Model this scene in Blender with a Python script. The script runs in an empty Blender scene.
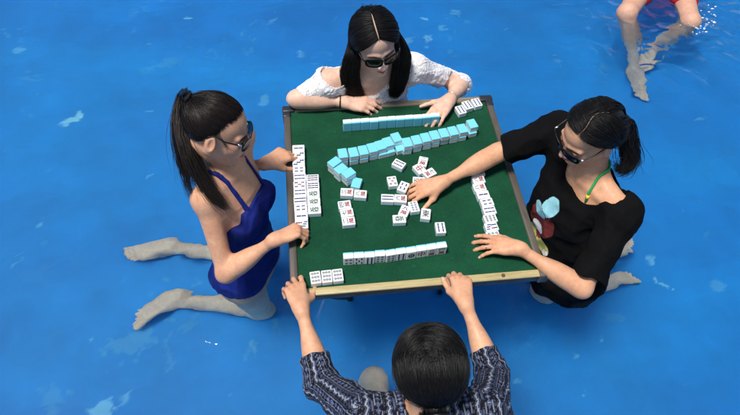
import bpy, bmesh, math, random
import numpy as np
from mathutils import Vector, Matrix
PI = math.pi
HB = 0.0026          # voxel size of the sculpted bodies
random.seed(5); RNG = np.random.default_rng(5)
C = bpy.context.scene.collection
SC = bpy.context.scene

# ------------------------------------------------------------------ camera
CAM = np.array([-0.326, -1.312, 1.998]); PAN, TILT, ROLL, FOC = .158, .627, .057, 600.
_F = np.array([math.sin(PAN)*math.sin(TILT), math.cos(PAN)*math.sin(TILT), -math.cos(TILT)])
_R = np.array([math.cos(PAN), -math.sin(PAN), 0]); _U = np.cross(_R, _F)
_R, _U = math.cos(ROLL)*_R+math.sin(ROLL)*_U, -math.sin(ROLL)*_R+math.cos(ROLL)*_U
def ray(u, v):
    d = _F+_R*(u-370)/FOC-_U*(v-207.5)/FOC
    return d/np.linalg.norm(d)
def at(u, v, z):                       # point at height z seen at photo pixel u, v
    d = ray(u, v); return CAM+d*(z-CAM[2])/d[2]
def under(u, v, z):                    # the same for a point under the water, through the refracting surface
    p = at(u, v, 0); h = ray(u, v)[:2]/1.333
    dz = -math.sqrt(1-h@h); return p+np.array([h[0], h[1], dz])*(z/dz)
cd = bpy.data.cameras.new('camera'); cam = bpy.data.objects.new('camera', cd); C.objects.link(cam)
cam.matrix_world = Matrix([[_R[i], _U[i], -_F[i], CAM[i]] for i in range(3)]+[[0, 0, 0, 1]])
cd.sensor_width = 36; cd.lens = 36*FOC/740; cd.clip_end = 500; cd.clip_start = .05
SC.camera = cam
FLOOR = -0.52; TT = 0.30

# ------------------------------------------------------------------ materials
def mat(name, col=(.5, .5, .5), rough=.5, metal=0, spec=.5, coat=0, sss=0):
    m = bpy.data.materials.new(name); m.use_nodes = True
    b = m.node_tree.nodes['Principled BSDF']
    b.inputs['Base Color'].default_value = (*col, 1); b.inputs['Roughness'].default_value = rough
    b.inputs['Metallic'].default_value = metal; b.inputs['Specular IOR Level'].default_value = spec
    b.inputs['Coat Weight'].default_value = coat
    if sss:
        b.inputs['Subsurface Weight'].default_value = sss; b.inputs['Subsurface Scale'].default_value = .008
        b.inputs['Subsurface Radius'].default_value = (1, .35, .2)
    return m
def N(m, t, **kw):
    n = m.node_tree.nodes.new(t)
    for k, v in kw.items():
        if k in n.inputs: n.inputs[k].default_value = v
        else: setattr(n, k, v)
    return n
def L(m, a, b): m.node_tree.links.new(a, b)
def P(m): return m.node_tree.nodes['Principled BSDF']
def coords(m, scale=(1, 1, 1), kind='Object'):
    t = N(m, 'ShaderNodeTexCoord'); mp = N(m, 'ShaderNodeMapping'); mp.inputs['Scale'].default_value = scale
    L(m, t.outputs[kind], mp.inputs['Vector']); return mp.outputs[0]
def noise(m, scale, detail=4, rough=.6, vec=None, dist=0):
    n = N(m, 'ShaderNodeTexNoise'); n.inputs['Scale'].default_value = scale; n.inputs['Detail'].default_value = detail
    n.inputs['Roughness'].default_value = rough; n.inputs['Distortion'].default_value = dist
    if vec is not None: L(m, vec, n.inputs['Vector'])
    return n.outputs['Fac']
def ramp(m, fac, stops):
    r = N(m, 'ShaderNodeValToRGB'); e = r.color_ramp.elements
    while len(e) < len(stops): e.new(.5)
    for i, (p, c) in enumerate(stops): e[i].position = p; e[i].color = (*c, 1) if len(c) == 3 else c
    L(m, fac, r.inputs[0]); return r.outputs[0]
def bump(m, h, s=.3, d=.002, prev=None):
    b = N(m, 'ShaderNodeBump'); b.inputs['Strength'].default_value = s; b.inputs['Distance'].default_value = d
    L(m, h, b.inputs['Height'])
    if prev is not None: L(m, prev, b.inputs['Normal'])
    return b.outputs[0]
def mul(m, a, b, fac=1.0, mode='MULTIPLY'):
    x = N(m, 'ShaderNodeMix', data_type='RGBA', blend_type=mode); x.inputs[0].default_value = fac
    for s, i in ((a, 6), (b, 7)):
        if hasattr(s, 'links') or hasattr(s, 'is_linked'): L(m, s, x.inputs[i])
        else: x.inputs[i].default_value = (*s, 1)
    return x.outputs[2]
def attr(m, name='tint'):
    a = N(m, 'ShaderNodeAttribute'); a.attribute_name = name; return a.outputs['Color']

def skin_mat(name, tone):
    m = mat(name, tone, .5, spec=.35, sss=.08)
    v = coords(m)
    c = ramp(m, noise(m, 14, 4, .6, v), [(.3, (.86, .80, .79)), (.7, (1.09, 1.07, 1.05))])
    c2 = ramp(m, noise(m, 75, 4, .7, v), [(.34, (.93, .86, .84)), (.62, (1.03, 1.02, 1.01))])
    L(m, mul(m, mul(m, attr(m), c), c2), P(m).inputs['Base Color'])
    L(m, ramp(m, noise(m, 60, 3, .6, v), [(.3, (.42,)*3), (.7, (.62,)*3)]), P(m).inputs['Roughness'])
    L(m, bump(m, noise(m, 420, 3, .7, v), .25, .0006, bump(m, noise(m, 70, 4, .6, v), .2, .0012)), P(m).inputs['Normal'])
    return m
def cloth_mat(name, col, rough=.85, weave=900, sheen=.0, use_attr=False, b=.3, spec=.2):
    m = mat(name, col, rough, spec=spec)
    P(m).inputs['Sheen Weight'].default_value = sheen
    v = coords(m)
    c = ramp(m, noise(m, 25, 5, .65, v), [(.3, (.8,)*3), (.7, (1.12,)*3)])
    L(m, mul(m, attr(m) if use_attr else col, c), P(m).inputs['Base Color'])
    L(m, bump(m, noise(m, weave, 2, .5, v), b, .0008, bump(m, noise(m, 40, 5, .6, v), .35, .004)), P(m).inputs['Normal'])
    return m
def hair_mat(name, col, rough=.42):
    m = mat(name, col, rough, spec=.32)
    c = ramp(m, noise(m, 90, 3, .6, coords(m)), [(.3, tuple(x*.6 for x in col)), (.75, tuple(x*1.9 for x in col))])
    L(m, c, P(m).inputs['Base Color'])
    P(m).inputs['Coat Weight'].default_value = 0; P(m).inputs['Coat Roughness'].default_value = .25
    return m

# ------------------------------------------------------------------ object helpers
def tag(o, label=None, cat=None, group=None, kind=None):
    if label: o['label'] = label
    if cat: o['category'] = cat
    if group: o['group'] = group
    if kind: o['kind'] = kind
    return o
def empty(name, loc=(0, 0, 0), label=None, cat=None, group=None):
    o = bpy.data.objects.new(name, None); C.objects.link(o); o.location = loc; o.empty_display_size = .05
    return tag(o, label, cat, group)
def link(name, me, parent=None, loc=None):
    o = bpy.data.objects.new(name, me); C.objects.link(o)
    if parent is not None:
        o.parent = parent
        if loc is None and parent.type == 'EMPTY':     # world coordinates in the mesh: cancel the parent's place
            o.matrix_parent_inverse = Matrix.Translation(parent.location).inverted()
    if loc is not None: o.location = loc
    return o
def mesh_np(name, V, F4, mats, smooth=True, col=None, F3=None):
    me = bpy.data.meshes.new(name)
    nq = len(F4) if F4 is not None else 0; nt = len(F3) if F3 is not None else 0
    me.vertices.add(len(V)); me.vertices.foreach_set('co', np.asarray(V, np.float32).ravel())
    loops = np.concatenate([np.asarray(x, np.int32).ravel() for x in (F4, F3) if x is not None and len(x)])
    me.loops.add(len(loops)); me.loops.foreach_set('vertex_index', loops)
    me.polygons.add(nq+nt)
    st = np.concatenate([np.arange(nq)*4, nq*4+np.arange(nt)*3]).astype(np.int32)
    me.polygons.foreach_set('loop_start', st)
    me.update(calc_edges=True); me.validate()
    me.polygons.foreach_set('use_smooth', np.full(len(me.polygons), smooth))
    for m in (mats if isinstance(mats, (list, tuple)) else [mats]): me.materials.append(m)
    if col is not None:
        a = me.color_attributes.new('tint', 'FLOAT_COLOR', 'POINT')
        a.data.foreach_set('color', np.concatenate([col, np.ones((len(col), 1))], 1).astype(np.float32).ravel())
    return me
def bm_mesh(name, bm, mats, smooth=False):
    me = bpy.data.meshes.new(name); bm.normal_update(); bm.to_mesh(me); bm.free()
    for m in (mats if isinstance(mats, (list, tuple)) else [mats]): me.materials.append(m)
    if smooth:
        for p in me.polygons: p.use_smooth = True
    return me
def add_box(bm, c, s, bev=0, segs=2, rot=None, mi=0):
    M = Matrix.Translation(Vector(c)) @ (rot.to_4x4() if rot is not None else Matrix.Identity(4)) @ Matrix.Diagonal((*s, 1))
    r = bmesh.ops.create_cube(bm, size=1, matrix=M); vs = r['verts']
    es = list({e for v in vs for e in v.link_edges}); fs = list({f for v in vs for f in v.link_faces})
    for f in fs: f.material_index = mi
    if bev: bmesh.ops.bevel(bm, geom=es, offset=bev, segments=segs, affect='EDGES', profile=.5)
def add_tube(bm, pts, r, n=10, mi=0, cap=True):
    pts = [Vector(p) for p in pts]; rs = r if isinstance(r, (list, tuple)) else [r]*len(pts); rings = []
    ref = Vector((0, 0, 1))
    for i, p in enumerate(pts):
        t = (pts[min(i+1, len(pts)-1)]-pts[max(i-1, 0)]).normalized()
        if abs(t.dot(ref)) > .95: ref = Vector((1, 0, 0)) if abs(t.x) < .9 else Vector((0, 1, 0))
        a = t.cross(ref).normalized(); b = t.cross(a); ref = b if False else ref
        rings.append([bm.verts.new(p+(a*math.cos(2*PI*k/n)+b*math.sin(2*PI*k/n))*rs[i]) for k in range(n)])
    for A, B in zip(rings, rings[1:]):
        for k in range(n):
            f = bm.faces.new((A[k], A[(k+1) % n], B[(k+1) % n], B[k])); f.material_index = mi; f.smooth = True
    if cap:
        for R_, fl in ((rings[0], 1), (rings[-1], 0)):
            f = bm.faces.new(R_[::-1] if fl else R_); f.material_index = mi

# ------------------------------------------------------------------ signed distance sculpting
def sph(a):
    return np.asarray(a, float)
class Field:
    def __init__(s, lo, hi, h=HB):
        s.h = h; s.lo = sph(lo); s.n = np.ceil((sph(hi)-s.lo)/h).astype(int)+1
        s.D = np.full(s.n, 1.0, np.float32)
    def block(s, lo, hi):
        a = np.clip(np.floor((sph(lo)-s.lo)/s.h).astype(int), 0, s.n); b = np.clip(np.ceil((sph(hi)-s.lo)/s.h).astype(int)+1, 0, s.n)
        if (b <= a).any(): return None
        ax = [(s.lo[i]+np.arange(a[i], b[i])*s.h).astype(np.float32) for i in range(3)]
        return tuple(slice(a[i], b[i]) for i in range(3)), ax[0][:, None, None], ax[1][None, :, None], ax[2][None, None, :]
    def add(s, prim, k=.01, sub=False):
        fn, lo, hi = prim; m = k+3*s.h+.004
        r = s.block(sph(lo)-m, sph(hi)+m)
        if r is None: return
        sl, X, Y, Z = r; d = fn(X, Y, Z); a = s.D[sl]
        if sub:
            d = -d; hh = np.maximum(k-np.abs(a-d), 0)/k; s.D[sl] = np.maximum(a, d)+hh*hh*k*.25
        else:
            hh = np.maximum(k-np.abs(a-d), 0)/k; s.D[sl] = np.minimum(a, d)-hh*hh*k*.25
    def cut(s, fn):
        ax = [(s.lo[i]+np.arange(s.n[i])*s.h).astype(np.float32) for i in range(3)]
        d = fn(ax[0][:, None, None], ax[1][None, :, None], ax[2][None, None, :])
        s.D = np.maximum(s.D, d)
    def disp(s, fn):
        ix = np.nonzero(np.abs(s.D) < .03); p = s.lo+np.stack(ix, 1)*s.h
        s.D[ix] += fn(p).astype(np.float32)
    def sample(s, p):
        q = (p-s.lo)/s.h; i = np.floor(q).astype(int); i = np.clip(i, 0, s.n-2); f = np.clip(q-i, 0, 1); o = 0
        out = ((q < 0) | (q > s.n-1)).any(1)
        for a in (0, 1):
            for b in (0, 1):
                for c in (0, 1):
                    w = (f[:, 0] if a else 1-f[:, 0])*(f[:, 1] if b else 1-f[:, 1])*(f[:, 2] if c else 1-f[:, 2])
                    o = o+w*s.D[i[:, 0]+a, i[:, 1]+b, i[:, 2]+c]
        return np.where(out, 1.0, o)
    def grad(s, p, e=.004):
        g = np.stack([s.sample(p+e*v)-s.sample(p-e*v) for v in np.eye(3)], 1)
        return g/np.maximum(np.linalg.norm(g, axis=1, keepdims=True), 1e-6)
    def surface(s):
        D = s.D; S = D < 0
        S[0] = S[-1] = False; S[:, 0] = S[:, -1] = False; S[:, :, 0] = S[:, :, -1] = False
        nx, ny, nz = S.shape
        al = np.ones((nx-1, ny-1, nz-1), bool); an = np.zeros_like(al)
        for a in (0, 1):
            for b in (0, 1):
                for c in (0, 1):
                    v = S[a:nx-1+a, b:ny-1+b, c:nz-1+c]; al &= v; an |= v
        act = an & ~al; I = np.stack(np.nonzero(act), 1); del al, an
        flat = (I[:, 0]*ny+I[:, 1])*nz+I[:, 2]
        cor = [(a, b, c) for a in (0, 1) for b in (0, 1) for c in (0, 1)]
        val = {c: D[I[:, 0]+c[0], I[:, 1]+c[1], I[:, 2]+c[2]].astype(float) for c in cor}
        for c in cor:                                # the closed border of the box
            val[c] = np.where(S[I[:, 0]+c[0], I[:, 1]+c[1], I[:, 2]+c[2]], np.minimum(val[c], -1e-6), np.maximum(val[c], 1e-6))
        acc = np.zeros((len(I), 3)); cnt = np.zeros(len(I))
        for c in cor:
            for ax in range(3):
                if c[ax]: continue
                d = list(c); d[ax] = 1; d = tuple(d); v0, v1 = val[c], val[d]
                x = (v0 < 0) != (v1 < 0); t = np.where(x, v0/np.where(x, v0-v1, 1), 0)
                q = np.array(c, float)[None].repeat(len(I), 0); q[:, ax] += t
                acc += q*x[:, None]; cnt += x
        V = s.lo+(I+acc/cnt[:, None])*s.h
        F = []
        for ax in range(3):
            A = [slice(1, None)]*3; A[ax] = slice(0, -1); B = [slice(1, None)]*3; B[ax] = slice(1, None)
            S0, S1 = S[tuple(A)], S[tuple(B)]
            e = np.stack(np.nonzero(S0 != S1), 1)
            ins = S0[e[:, 0], e[:, 1], e[:, 2]]
            g = e.copy()
            for q in range(3):
                if q != ax: g[:, q] += 1
            u, v = (ax+1) % 3, (ax+2) % 3; quad = []
            for du, dv in ((0, 0), (1, 0), (1, 1), (0, 1)):
                cc = g.copy(); cc[:, u] -= du; cc[:, v] -= dv
                quad.append(np.searchsorted(flat, (cc[:, 0]*ny+cc[:, 1])*nz+cc[:, 2]))
            Q = np.stack(quad, 1); Q[~ins] = Q[~ins][:, ::-1]; F.append(Q)
        return V, np.concatenate(F)

def cone(a, b, ra, rb=None):
    a, b = sph(a), sph(b); rb = ra if rb is None else rb; ab = b-a; l2 = max(float(ab@ab), 1e-9); r = max(ra, rb)
    def fn(X, Y, Z):
        x, y, z = X-np.float32(a[0]), Y-np.float32(a[1]), Z-np.float32(a[2])
        t = np.clip((x*np.float32(ab[0])+y*np.float32(ab[1])+z*np.float32(ab[2]))/np.float32(l2), 0, 1)
        return np.sqrt((x-t*np.float32(ab[0]))**2+(y-t*np.float32(ab[1]))**2+(z-t*np.float32(ab[2]))**2)-(ra+(rb-ra)*t)
    return fn, np.minimum(a, b)-r, np.maximum(a, b)+r
def ell(c, rad, A=None):
    c = sph(c); A = np.eye(3) if A is None else sph(A); rad = sph(rad)
    ext = np.sqrt(((A*rad[:, None])**2).sum(0))
    def fn(X, Y, Z):
        x, y, z = X-np.float32(c[0]), Y-np.float32(c[1]), Z-np.float32(c[2]); k0 = 0; k1 = 0
        for i in range(3):
            q = (x*np.float32(A[i, 0])+y*np.float32(A[i, 1])+z*np.float32(A[i, 2]))
            k0 = k0+(q/np.float32(rad[i]))**2; k1 = k1+(q/np.float32(rad[i]**2))**2
        k0 = np.sqrt(k0); return k0*(k0-1)/np.maximum(np.sqrt(k1), 1e-6)
    return fn, c-ext, c+ext
def loft(O, T, side, front, st, ex=2.2):
    """trunk from O to T, elliptical sections: st rows = (t, half width, half depth, forward offset)"""
    O, T = sph(O), sph(T); u = T-O; Ln = np.linalg.norm(u); u = u/Ln; st = sph(st)
    side = sph(side)-u*(sph(side)@u); side /= np.linalg.norm(side)
    fr = np.cross(u, side); front = fr if fr@sph(front) > 0 else -fr
    m = st[:, 1:3].max()+.05
    def fn(X, Y, Z):
        x, y, z = X-np.float32(O[0]), Y-np.float32(O[1]), Z-np.float32(O[2])
        dot = lambda w: x*np.float32(w[0])+y*np.float32(w[1])+z*np.float32(w[2])
        h, a, b = dot(u), dot(side), dot(front); t = h/Ln
        sh = t.shape; tf = np.clip(t, 0, 1).ravel()
        W, Dp, Of = (np.interp(tf, st[:, 0], st[:, i]).reshape(sh).astype(np.float32) for i in (1, 2, 3))
        b = b-Of; r = (np.abs(a/W)**ex+np.abs(b/Dp)**ex)**(1/ex); rho = np.sqrt(a*a+b*b)
        d = np.where(r > .15, rho*(1-1/np.maximum(r, .15)), -.85/.15*np.minimum(W, Dp)*.15)
        e = np.maximum(h-Ln, -h); return np.where(e > 0, np.sqrt(np.maximum(d, 0)**2+e*e), np.maximum(d, e)).astype(np.float32)
    return fn, np.minimum(O, T)-m, np.maximum(O, T)+m
def unit(v): v = sph(v); return v/np.linalg.norm(v)
def wrinkle(seed, amp, freq, dirs=6, stretch=None):
    r = np.random.default_rng(seed); K = r.normal(size=(dirs, 3))
    if stretch is not None: K -= np.outer(K@unit(stretch), unit(stretch))*.75
    K = K/np.linalg.norm(K, axis=1, keepdims=True)*freq*r.uniform(.6, 1.7, (dirs, 1)); ph = r.uniform(0, 6.28, dirs)
    W2 = r.normal(size=(3, 3))*9
    def fn(p):
        q = p+.012*np.sin(p@W2.T+1.3); o = 0
        for i in range(dirs): o = o+(1-2*np.abs(np.sin(q@K[i]+ph[i])))
        return -amp*o/dirs*1.6-amp*.55
    return fn
EXPO = 0.30
# ------------------------------------------------------------------ light
W = bpy.data.worlds.new('World'); SC.world = W; W.use_nodes = True
sky = W.node_tree.nodes.new('ShaderNodeTexSky'); sky.sky_type = 'NISHITA'; sky.sun_disc = False
SUN = unit((-.30, -.10, 1.0))
sky.sun_elevation = math.asin(SUN[2]); sky.sun_rotation = math.atan2(SUN[0], SUN[1])
sky.air_density = 1.0; sky.dust_density = 1.0
bg = W.node_tree.nodes['Background']; W.node_tree.links.new(sky.outputs[0], bg.inputs[0]); bg.inputs[1].default_value = .085
ld = bpy.data.lights.new('sun', 'SUN'); ld.energy = 3.6; ld.angle = math.radians(13); ld.color = (1, .955, .89)
sun = bpy.data.objects.new('sun', ld); C.objects.link(sun); sun.rotation_euler = Vector(SUN).to_track_quat('Z', 'Y').to_euler()
vs = SC.view_settings; vs.view_transform = 'Standard'; vs.look = 'None'; vs.gamma = 1; vs.exposure = EXPO; vs.use_curve_mapping = False
SC.cycles.max_bounces = 10; SC.cycles.transmission_bounces = 8; SC.cycles.glossy_bounces = 4; SC.cycles.diffuse_bounces = 4
SC.cycles.transparent_max_bounces = 8; SC.cycles.sample_clamp_indirect = 8; SC.cycles.blur_glossy = 1.0
SC.cycles.use_denoising = True

# ------------------------------------------------------------------ pool
def grid_axis(c0, c1, step, far):
    a = np.arange(c0, c1, step); out = [a]; s = step; x = a[-1]; r = []
    while x < far: s *= 1.5; x += s; r.append(x)
    s = step; x = a[0]; l = []
    while x > -far: s *= 1.5; x -= s; l.append(x)
    return np.concatenate([l[::-1], a, r])
def vnoise(p, seed, freq, octv=4):
    r = np.random.default_rng(seed); o = 0; amp = 1; tot = 0
    for k in range(octv):
        K = r.normal(size=(7, 2)); K = K/np.linalg.norm(K, axis=1, keepdims=True)*freq*(2**k)*r.uniform(.6, 1.5, (7, 1)); ph = r.uniform(0, 6.28, 7)
        q = p+.25/(freq*2**k)*np.stack([np.sin(p[:, 1]*freq*2.1*2**k+k), np.cos(p[:, 0]*freq*1.7*2**k+k)], 1)*3
        o = o+amp*np.sin(q@K.T+ph).sum(1)/2.6; tot += amp; amp *= .6
    return o/tot
gx = grid_axis(-2.6, 3.0, .011, 40); gy = grid_axis(-1.3, 2.9, .011, 40)
X, Y = np.meshgrid(gx, gy, indexing='ij'); p2 = np.stack([X.ravel(), Y.ravel()], 1)
base = np.array([.002, .225, .60]); n1 = vnoise(p2, 3, 1.6); n2 = vnoise(p2, 4, 7); n3 = vnoise(p2, 8, 45, 3)
n4 = vnoise(p2@np.array([[.5, -.35], [1.2, 1.5]]), 71, 2.0, 4); col = base*(1+.17*n1+.05*n2+.13*n4)[:, None]*np.stack([1+0*n1, 1+.05*n4, 1-.02*n4], 1)
chip = np.array([.34, .74, .86]); chip2 = np.array([.12, .42, .62])
def patch(u, v, ru, rv, ang, strength, seed, c=chip, rough=.55):
    """a place where the blue paint of the pool floor has come off"""
    global col
    q = under(u, v, FLOOR)[:2]; s = .0042
    d = p2-q; ca, sa = math.cos(math.radians(ang)), math.sin(math.radians(ang))
    a = (d[:, 0]*ca+d[:, 1]*sa)/(ru*s); b = (-d[:, 0]*sa+d[:, 1]*ca)/(rv*s)
    k = np.abs(a) < 3; k &= np.abs(b) < 3; idx = np.nonzero(k)[0]
    if not len(idx): return
    f = 1-np.sqrt(a[idx]**2+b[idx]**2)+rough*vnoise(p2[idx], seed, 60, 3)+rough*.8*vnoise(p2[idx], seed+50, 22, 2)
    w = np.clip(f*3.2, 0, 1)*strength*.82; col[idx] = col[idx]*(1-w[:, None])+c*w[:, None]
for a in [(70, 121, 12, 4.5, 35, .95, 1), (80, 112, 8, 4, 80, .9, 2), (190, 18, 8, 5, 10, .85, 3), (150, 175, 8, 3, 30, .45, 4),
          (425, 17, 7, 3.5, -35, .7, 5), (427, 41, 8, 7, 0, .6, 6), (402, 42, 16, 3, 10, .35, 7), (442, 28, 8, 4, 20, .35, 8), (455, 12, 6, 4, 0, .3, 28),
          (660, 281, 12, 4, -38, .8, 9, chip, .7), (654, 262, 7, 3, -40, .6, 10), (612, 318, 10, 6, 0, .3, 11, chip2), (100, 408, 14, 7, 10, .6, 12),
          (128, 398, 7, 3, 60, .4, 13), (135, 338, 20, 12, 30, .42, 14, chip2, 1.1), (192, 322, 10, 6, 50, .3, 15, chip2, 1.0), (168, 350, 5, 16, 10, .35, 16, chip2, 1.0),
          (48, 400, 9, 9, 0, .3, 17, chip2, 1.0), (15, 265, 10, 4, 45, .35, 18), (40, 222, 5, 2.5, 30, .4, 19), (20, 50, 9, 4, 5, .4, 20), (30, 78, 12, 5, -30, .32, 21, chip2, 1.0),
          (160, 65, 22, 5, 15, .3, 22, chip2, .9), (265, 100, 9, 5, 70, .32, 23), (150, 110, 5, 3, 0, .35, 24), (715, 285, 8, 8, 30, .22, 25), (700, 118, 8, 3, 0, .3, 26),
          (345, 60, 8, 4, 0, .3, 27), (275, 20, 9, 3, 40, .3, 29), (300, 55, 4, 3, 0, .4, 30), (505, 30, 6, 3, 0, .3, 31), (560, 60, 9, 3, -20, .25, 32),
          (605, 70, 4, 14, 12, .35, 33, chip2, 1.0), (150, 45, 4, 3, 0, .35, 34), (75, 180, 4, 2, 0, .35, 35), (255, 350, 4, 10, 15, .25, 36), (515, 380, 5, 3, 0, .3, 37),
          (585, 395, 3, 2, 0, .5, 38), (600, 340, 2, 2, 0, .6, 39), (575, 355, 2.5, 2, 0, .5, 40), (90, 340, 2.5, 2, 0, .5, 41), (230, 395, 3, 2, 0, .4, 42)]:
    patch(*a)
sp = np.clip((n3*.6+n2*.5+.35*n1-.80)*5, 0, 1)*.36            # scattered small chips
col = col*(1-sp[:, None])+chip2*sp[:, None]
sc = np.clip(1-np.abs(vnoise(p2, 61, 5, 3))*14, 0, 1)*np.clip(vnoise(p2, 62, 2.2, 2)*1.5-.2, 0, 1)*.16   # faint scuffs and brush marks
col = col*(1-sc[:, None])+np.array([.07, .32, .62])*sc[:, None]
V = np.concatenate([p2, np.full((len(p2), 1), FLOOR)], 1)
nx, ny = X.shape; ii = np.arange(nx*ny).reshape(nx, ny)
Q = np.stack([ii[:-1, :-1], ii[1:, :-1], ii[1:, 1:], ii[:-1, 1:]], -1).reshape(-1, 4)
m = mat('painted_floor', base, .6)
L(m, mul(m, attr(m), ramp(m, noise(m, 5, 6, .65, coords(m)), [(.3, (.90,)*3), (.7, (1.08,)*3)])), P(m).inputs['Base Color'])
tag(link('pool_floor', mesh_np('pool_floor', V, Q, m, col=np.clip(col, 0, 1))), kind='structure')

m = bpy.data.materials.new('water'); m.use_nodes = True
b = P(m); b.inputs['Base Color'].default_value = (.72, .95, 1, 1); b.inputs['Roughness'].default_value = 0.0
b.inputs['IOR'].default_value = 1.333; b.inputs['Transmission Weight'].default_value = 1
tc = N(m, 'ShaderNodeTexCoord').outputs['Object']
def wave(scale, det, dist, rot=0, st=(1, 1, 1)):
    mp = N(m, 'ShaderNodeMapping'); mp.inputs['Rotation'].default_value = (0, 0, rot); mp.inputs['Scale'].default_value = st
    L(m, tc, mp.inputs[0]); return noise(m, scale, det, .5, mp.outputs[0], dist)
w1 = bump(m, wave(1.7, 2, .8, .5, (1, 1.9, 1)), 1, .020)
w2 = bump(m, wave(8, 1.2, .35, -.4, (1, 1.6, 1)), 1, .0062, w1)
w3 = bump(m, wave(30, 1, .4), 1, .00025, w2)
# choppier rings where the bodies and the far swimmer stir the water
def stirred(cx, cy, r, scale, d, prev):
    mp = N(m, 'ShaderNodeMapping'); mp.inputs['Location'].default_value = (-cx, -cy, 0); L(m, tc, mp.inputs[0])
    g = N(m, 'ShaderNodeVectorMath', operation='LENGTH'); L(m, mp.outputs[0], g.inputs[0])
    f = N(m, 'ShaderNodeMapRange'); f.inputs[1].default_value = 0; f.inputs[2].default_value = r; f.inputs[3].default_value = 1; f.inputs[4].default_value = 0
    f.interpolation_type = 'SMOOTHSTEP'; L(m, g.outputs['Value'], f.inputs[0])
    h = N(m, 'ShaderNodeMath', operation='MULTIPLY'); L(m, f.outputs[0], h.inputs[0]); L(m, wave(scale, 1.3, .5), h.inputs[1])
    return bump(m, h.outputs[0], 1, d, prev)
sw = at(668, 18, 0)
w4 = stirred(sw[0], sw[1], .95, 11, .036, w3)
w5 = stirred(.40, -.38, .42, 9, .008, w4)
w6 = stirred(-.70, -.12, .55, 8, .008, w5)
L(m, w6, b.inputs['Normal'])
bmw = bmesh.new(); bmesh.ops.create_grid(bmw, x_segments=8, y_segments=8, size=42)
tag(link('pool_water', bm_mesh('pool_water', bmw, m)), kind='structure')
# the far sides of the pool and the deck round it (outside the picture)
m = mat('deck_tile', (.42, .40, .36), .7); L(m, ramp(m, noise(m, 3, 5, .6, coords(m)), [(.3, (.36, .34, .31)), (.7, (.46, .44, .40))]), P(m).inputs['Base Color'])
for x, y, sx, sy in ((0, 43, 96, 6), (0, -43, 96, 6), (43, 0, 6, 80), (-43, 0, 6, 80)):
    bmw = bmesh.new(); add_box(bmw, (x, y, -.22), (sx, sy, .8)); tag(link('deck', bm_mesh('deck', bmw, m)), kind='structure')

# ------------------------------------------------------------------ table
def wood(name, c1, c2, stretch, rough=.45, metal=0):
    m = mat(name, c1, rough, metal, spec=.4); v = coords(m, stretch)
    f = noise(m, 1, 6, .7, v, .6); L(m, ramp(m, f, [(.32, c2), (.6, c1), (.8, tuple(min(1, x*1.12) for x in c1))]), P(m).inputs['Base Color'])
    L(m, ramp(m, noise(m, 30, 4, .7, coords(m)), [(.3, (rough-.12,)*3), (.7, (rough+.15,)*3)]), P(m).inputs['Roughness'])
    L(m, bump(m, f, .3, .0008), P(m).inputs['Normal']); return m
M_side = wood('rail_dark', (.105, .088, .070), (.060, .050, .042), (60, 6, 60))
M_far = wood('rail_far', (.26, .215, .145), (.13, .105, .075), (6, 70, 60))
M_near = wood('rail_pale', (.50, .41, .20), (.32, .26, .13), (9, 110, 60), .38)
M_corner = mat('corner_plastic', (.022, .024, .030), .35)
M_felt = mat('felt', (.012, .085, .040), .95, spec=.15); v = coords(M_felt)
fl_ = ramp(M_felt, noise(M_felt, 55, 5, .75, v), [(.60, (1, 1, 1)), (.72, (2.1, 1.7, 1.7))])
L(M_felt, mul(M_felt, mul(M_felt, fl_, mul(M_felt, ramp(M_felt, noise(M_felt, 9, 6, .7, v), [(.3, (.0042, .048, .0225)), (.72, (.0074, .077, .035))]),
              ramp(M_felt, noise(M_felt, 240, 3, .8, v), [(.3, (.72, .72, .72)), (.75, (1.25, 1.2, 1.2))]))), ramp(M_felt, noise(M_felt, 3.2, 5, .7, v), [(.3, (.78, .80, .80)), (.7, (1.15, 1.12, 1.1))])), P(M_felt).inputs['Base Color'])
P(M_felt).inputs['Sheen Weight'].default_value = .06
L(M_felt, bump(M_felt, noise(M_felt, 700, 2, .6, v), .5, .001, bump(M_felt, noise(M_felt, 12, 3, .5, v), .15, .004)), P(M_felt).inputs['Normal'])
M_steel = mat('leg_steel', (.03, .032, .036), .4, .3)
tb = empty('mahjong_table', (0, 0, FLOOR), 'square folding game table with green felt top standing in the blue pool', 'table')
S = .42; RW = .027
def rail(name, c, s, m_):
    b_ = bmesh.new(); add_box(b_, c, s, .004, 2); link(name, bm_mesh(name, b_, m_, True), tb)
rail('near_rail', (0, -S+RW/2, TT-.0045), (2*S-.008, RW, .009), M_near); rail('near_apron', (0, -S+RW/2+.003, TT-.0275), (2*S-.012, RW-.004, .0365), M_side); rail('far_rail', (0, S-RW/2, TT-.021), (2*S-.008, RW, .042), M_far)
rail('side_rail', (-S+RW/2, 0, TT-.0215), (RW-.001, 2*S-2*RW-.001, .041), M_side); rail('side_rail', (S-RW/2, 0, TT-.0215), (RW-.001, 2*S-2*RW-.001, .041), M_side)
for sx in (-1, 1):
    for sy in (-1, 1):
        if sy < 0 and sx > 0: pass
        b_ = bmesh.new(); cl = .047 if sy > 0 else .030
        add_box(b_, (sx*(S-cl/2+.002), sy*(S-RW/2+.001), TT-.020), (cl+.004, RW+.004, .046), .004, 2)
        add_box(b_, (sx*(S-RW/2+.001), sy*(S-RW-.012), TT-.0205), (RW+.0035, .03, .045), .004, 2)
        link('corner_cap', bm_mesh('corner_cap', b_, M_corner if sy > 0 else M_side, True), tb)
b_ = bmesh.new(); add_box(b_, (0, 0, TT-.0135), (2*S-2*RW+.004, 2*S-2*RW+.004, .012)); link('felt_top', bm_mesh('felt_top', b_, M_felt), tb)
b_ = bmesh.new(); add_box(b_, (0, 0, TT-.031), (2*S-2*RW+.003, 2*S-2*RW+.003, .018)); link('under_board', bm_mesh('under_board', b_, M_side), tb)
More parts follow.
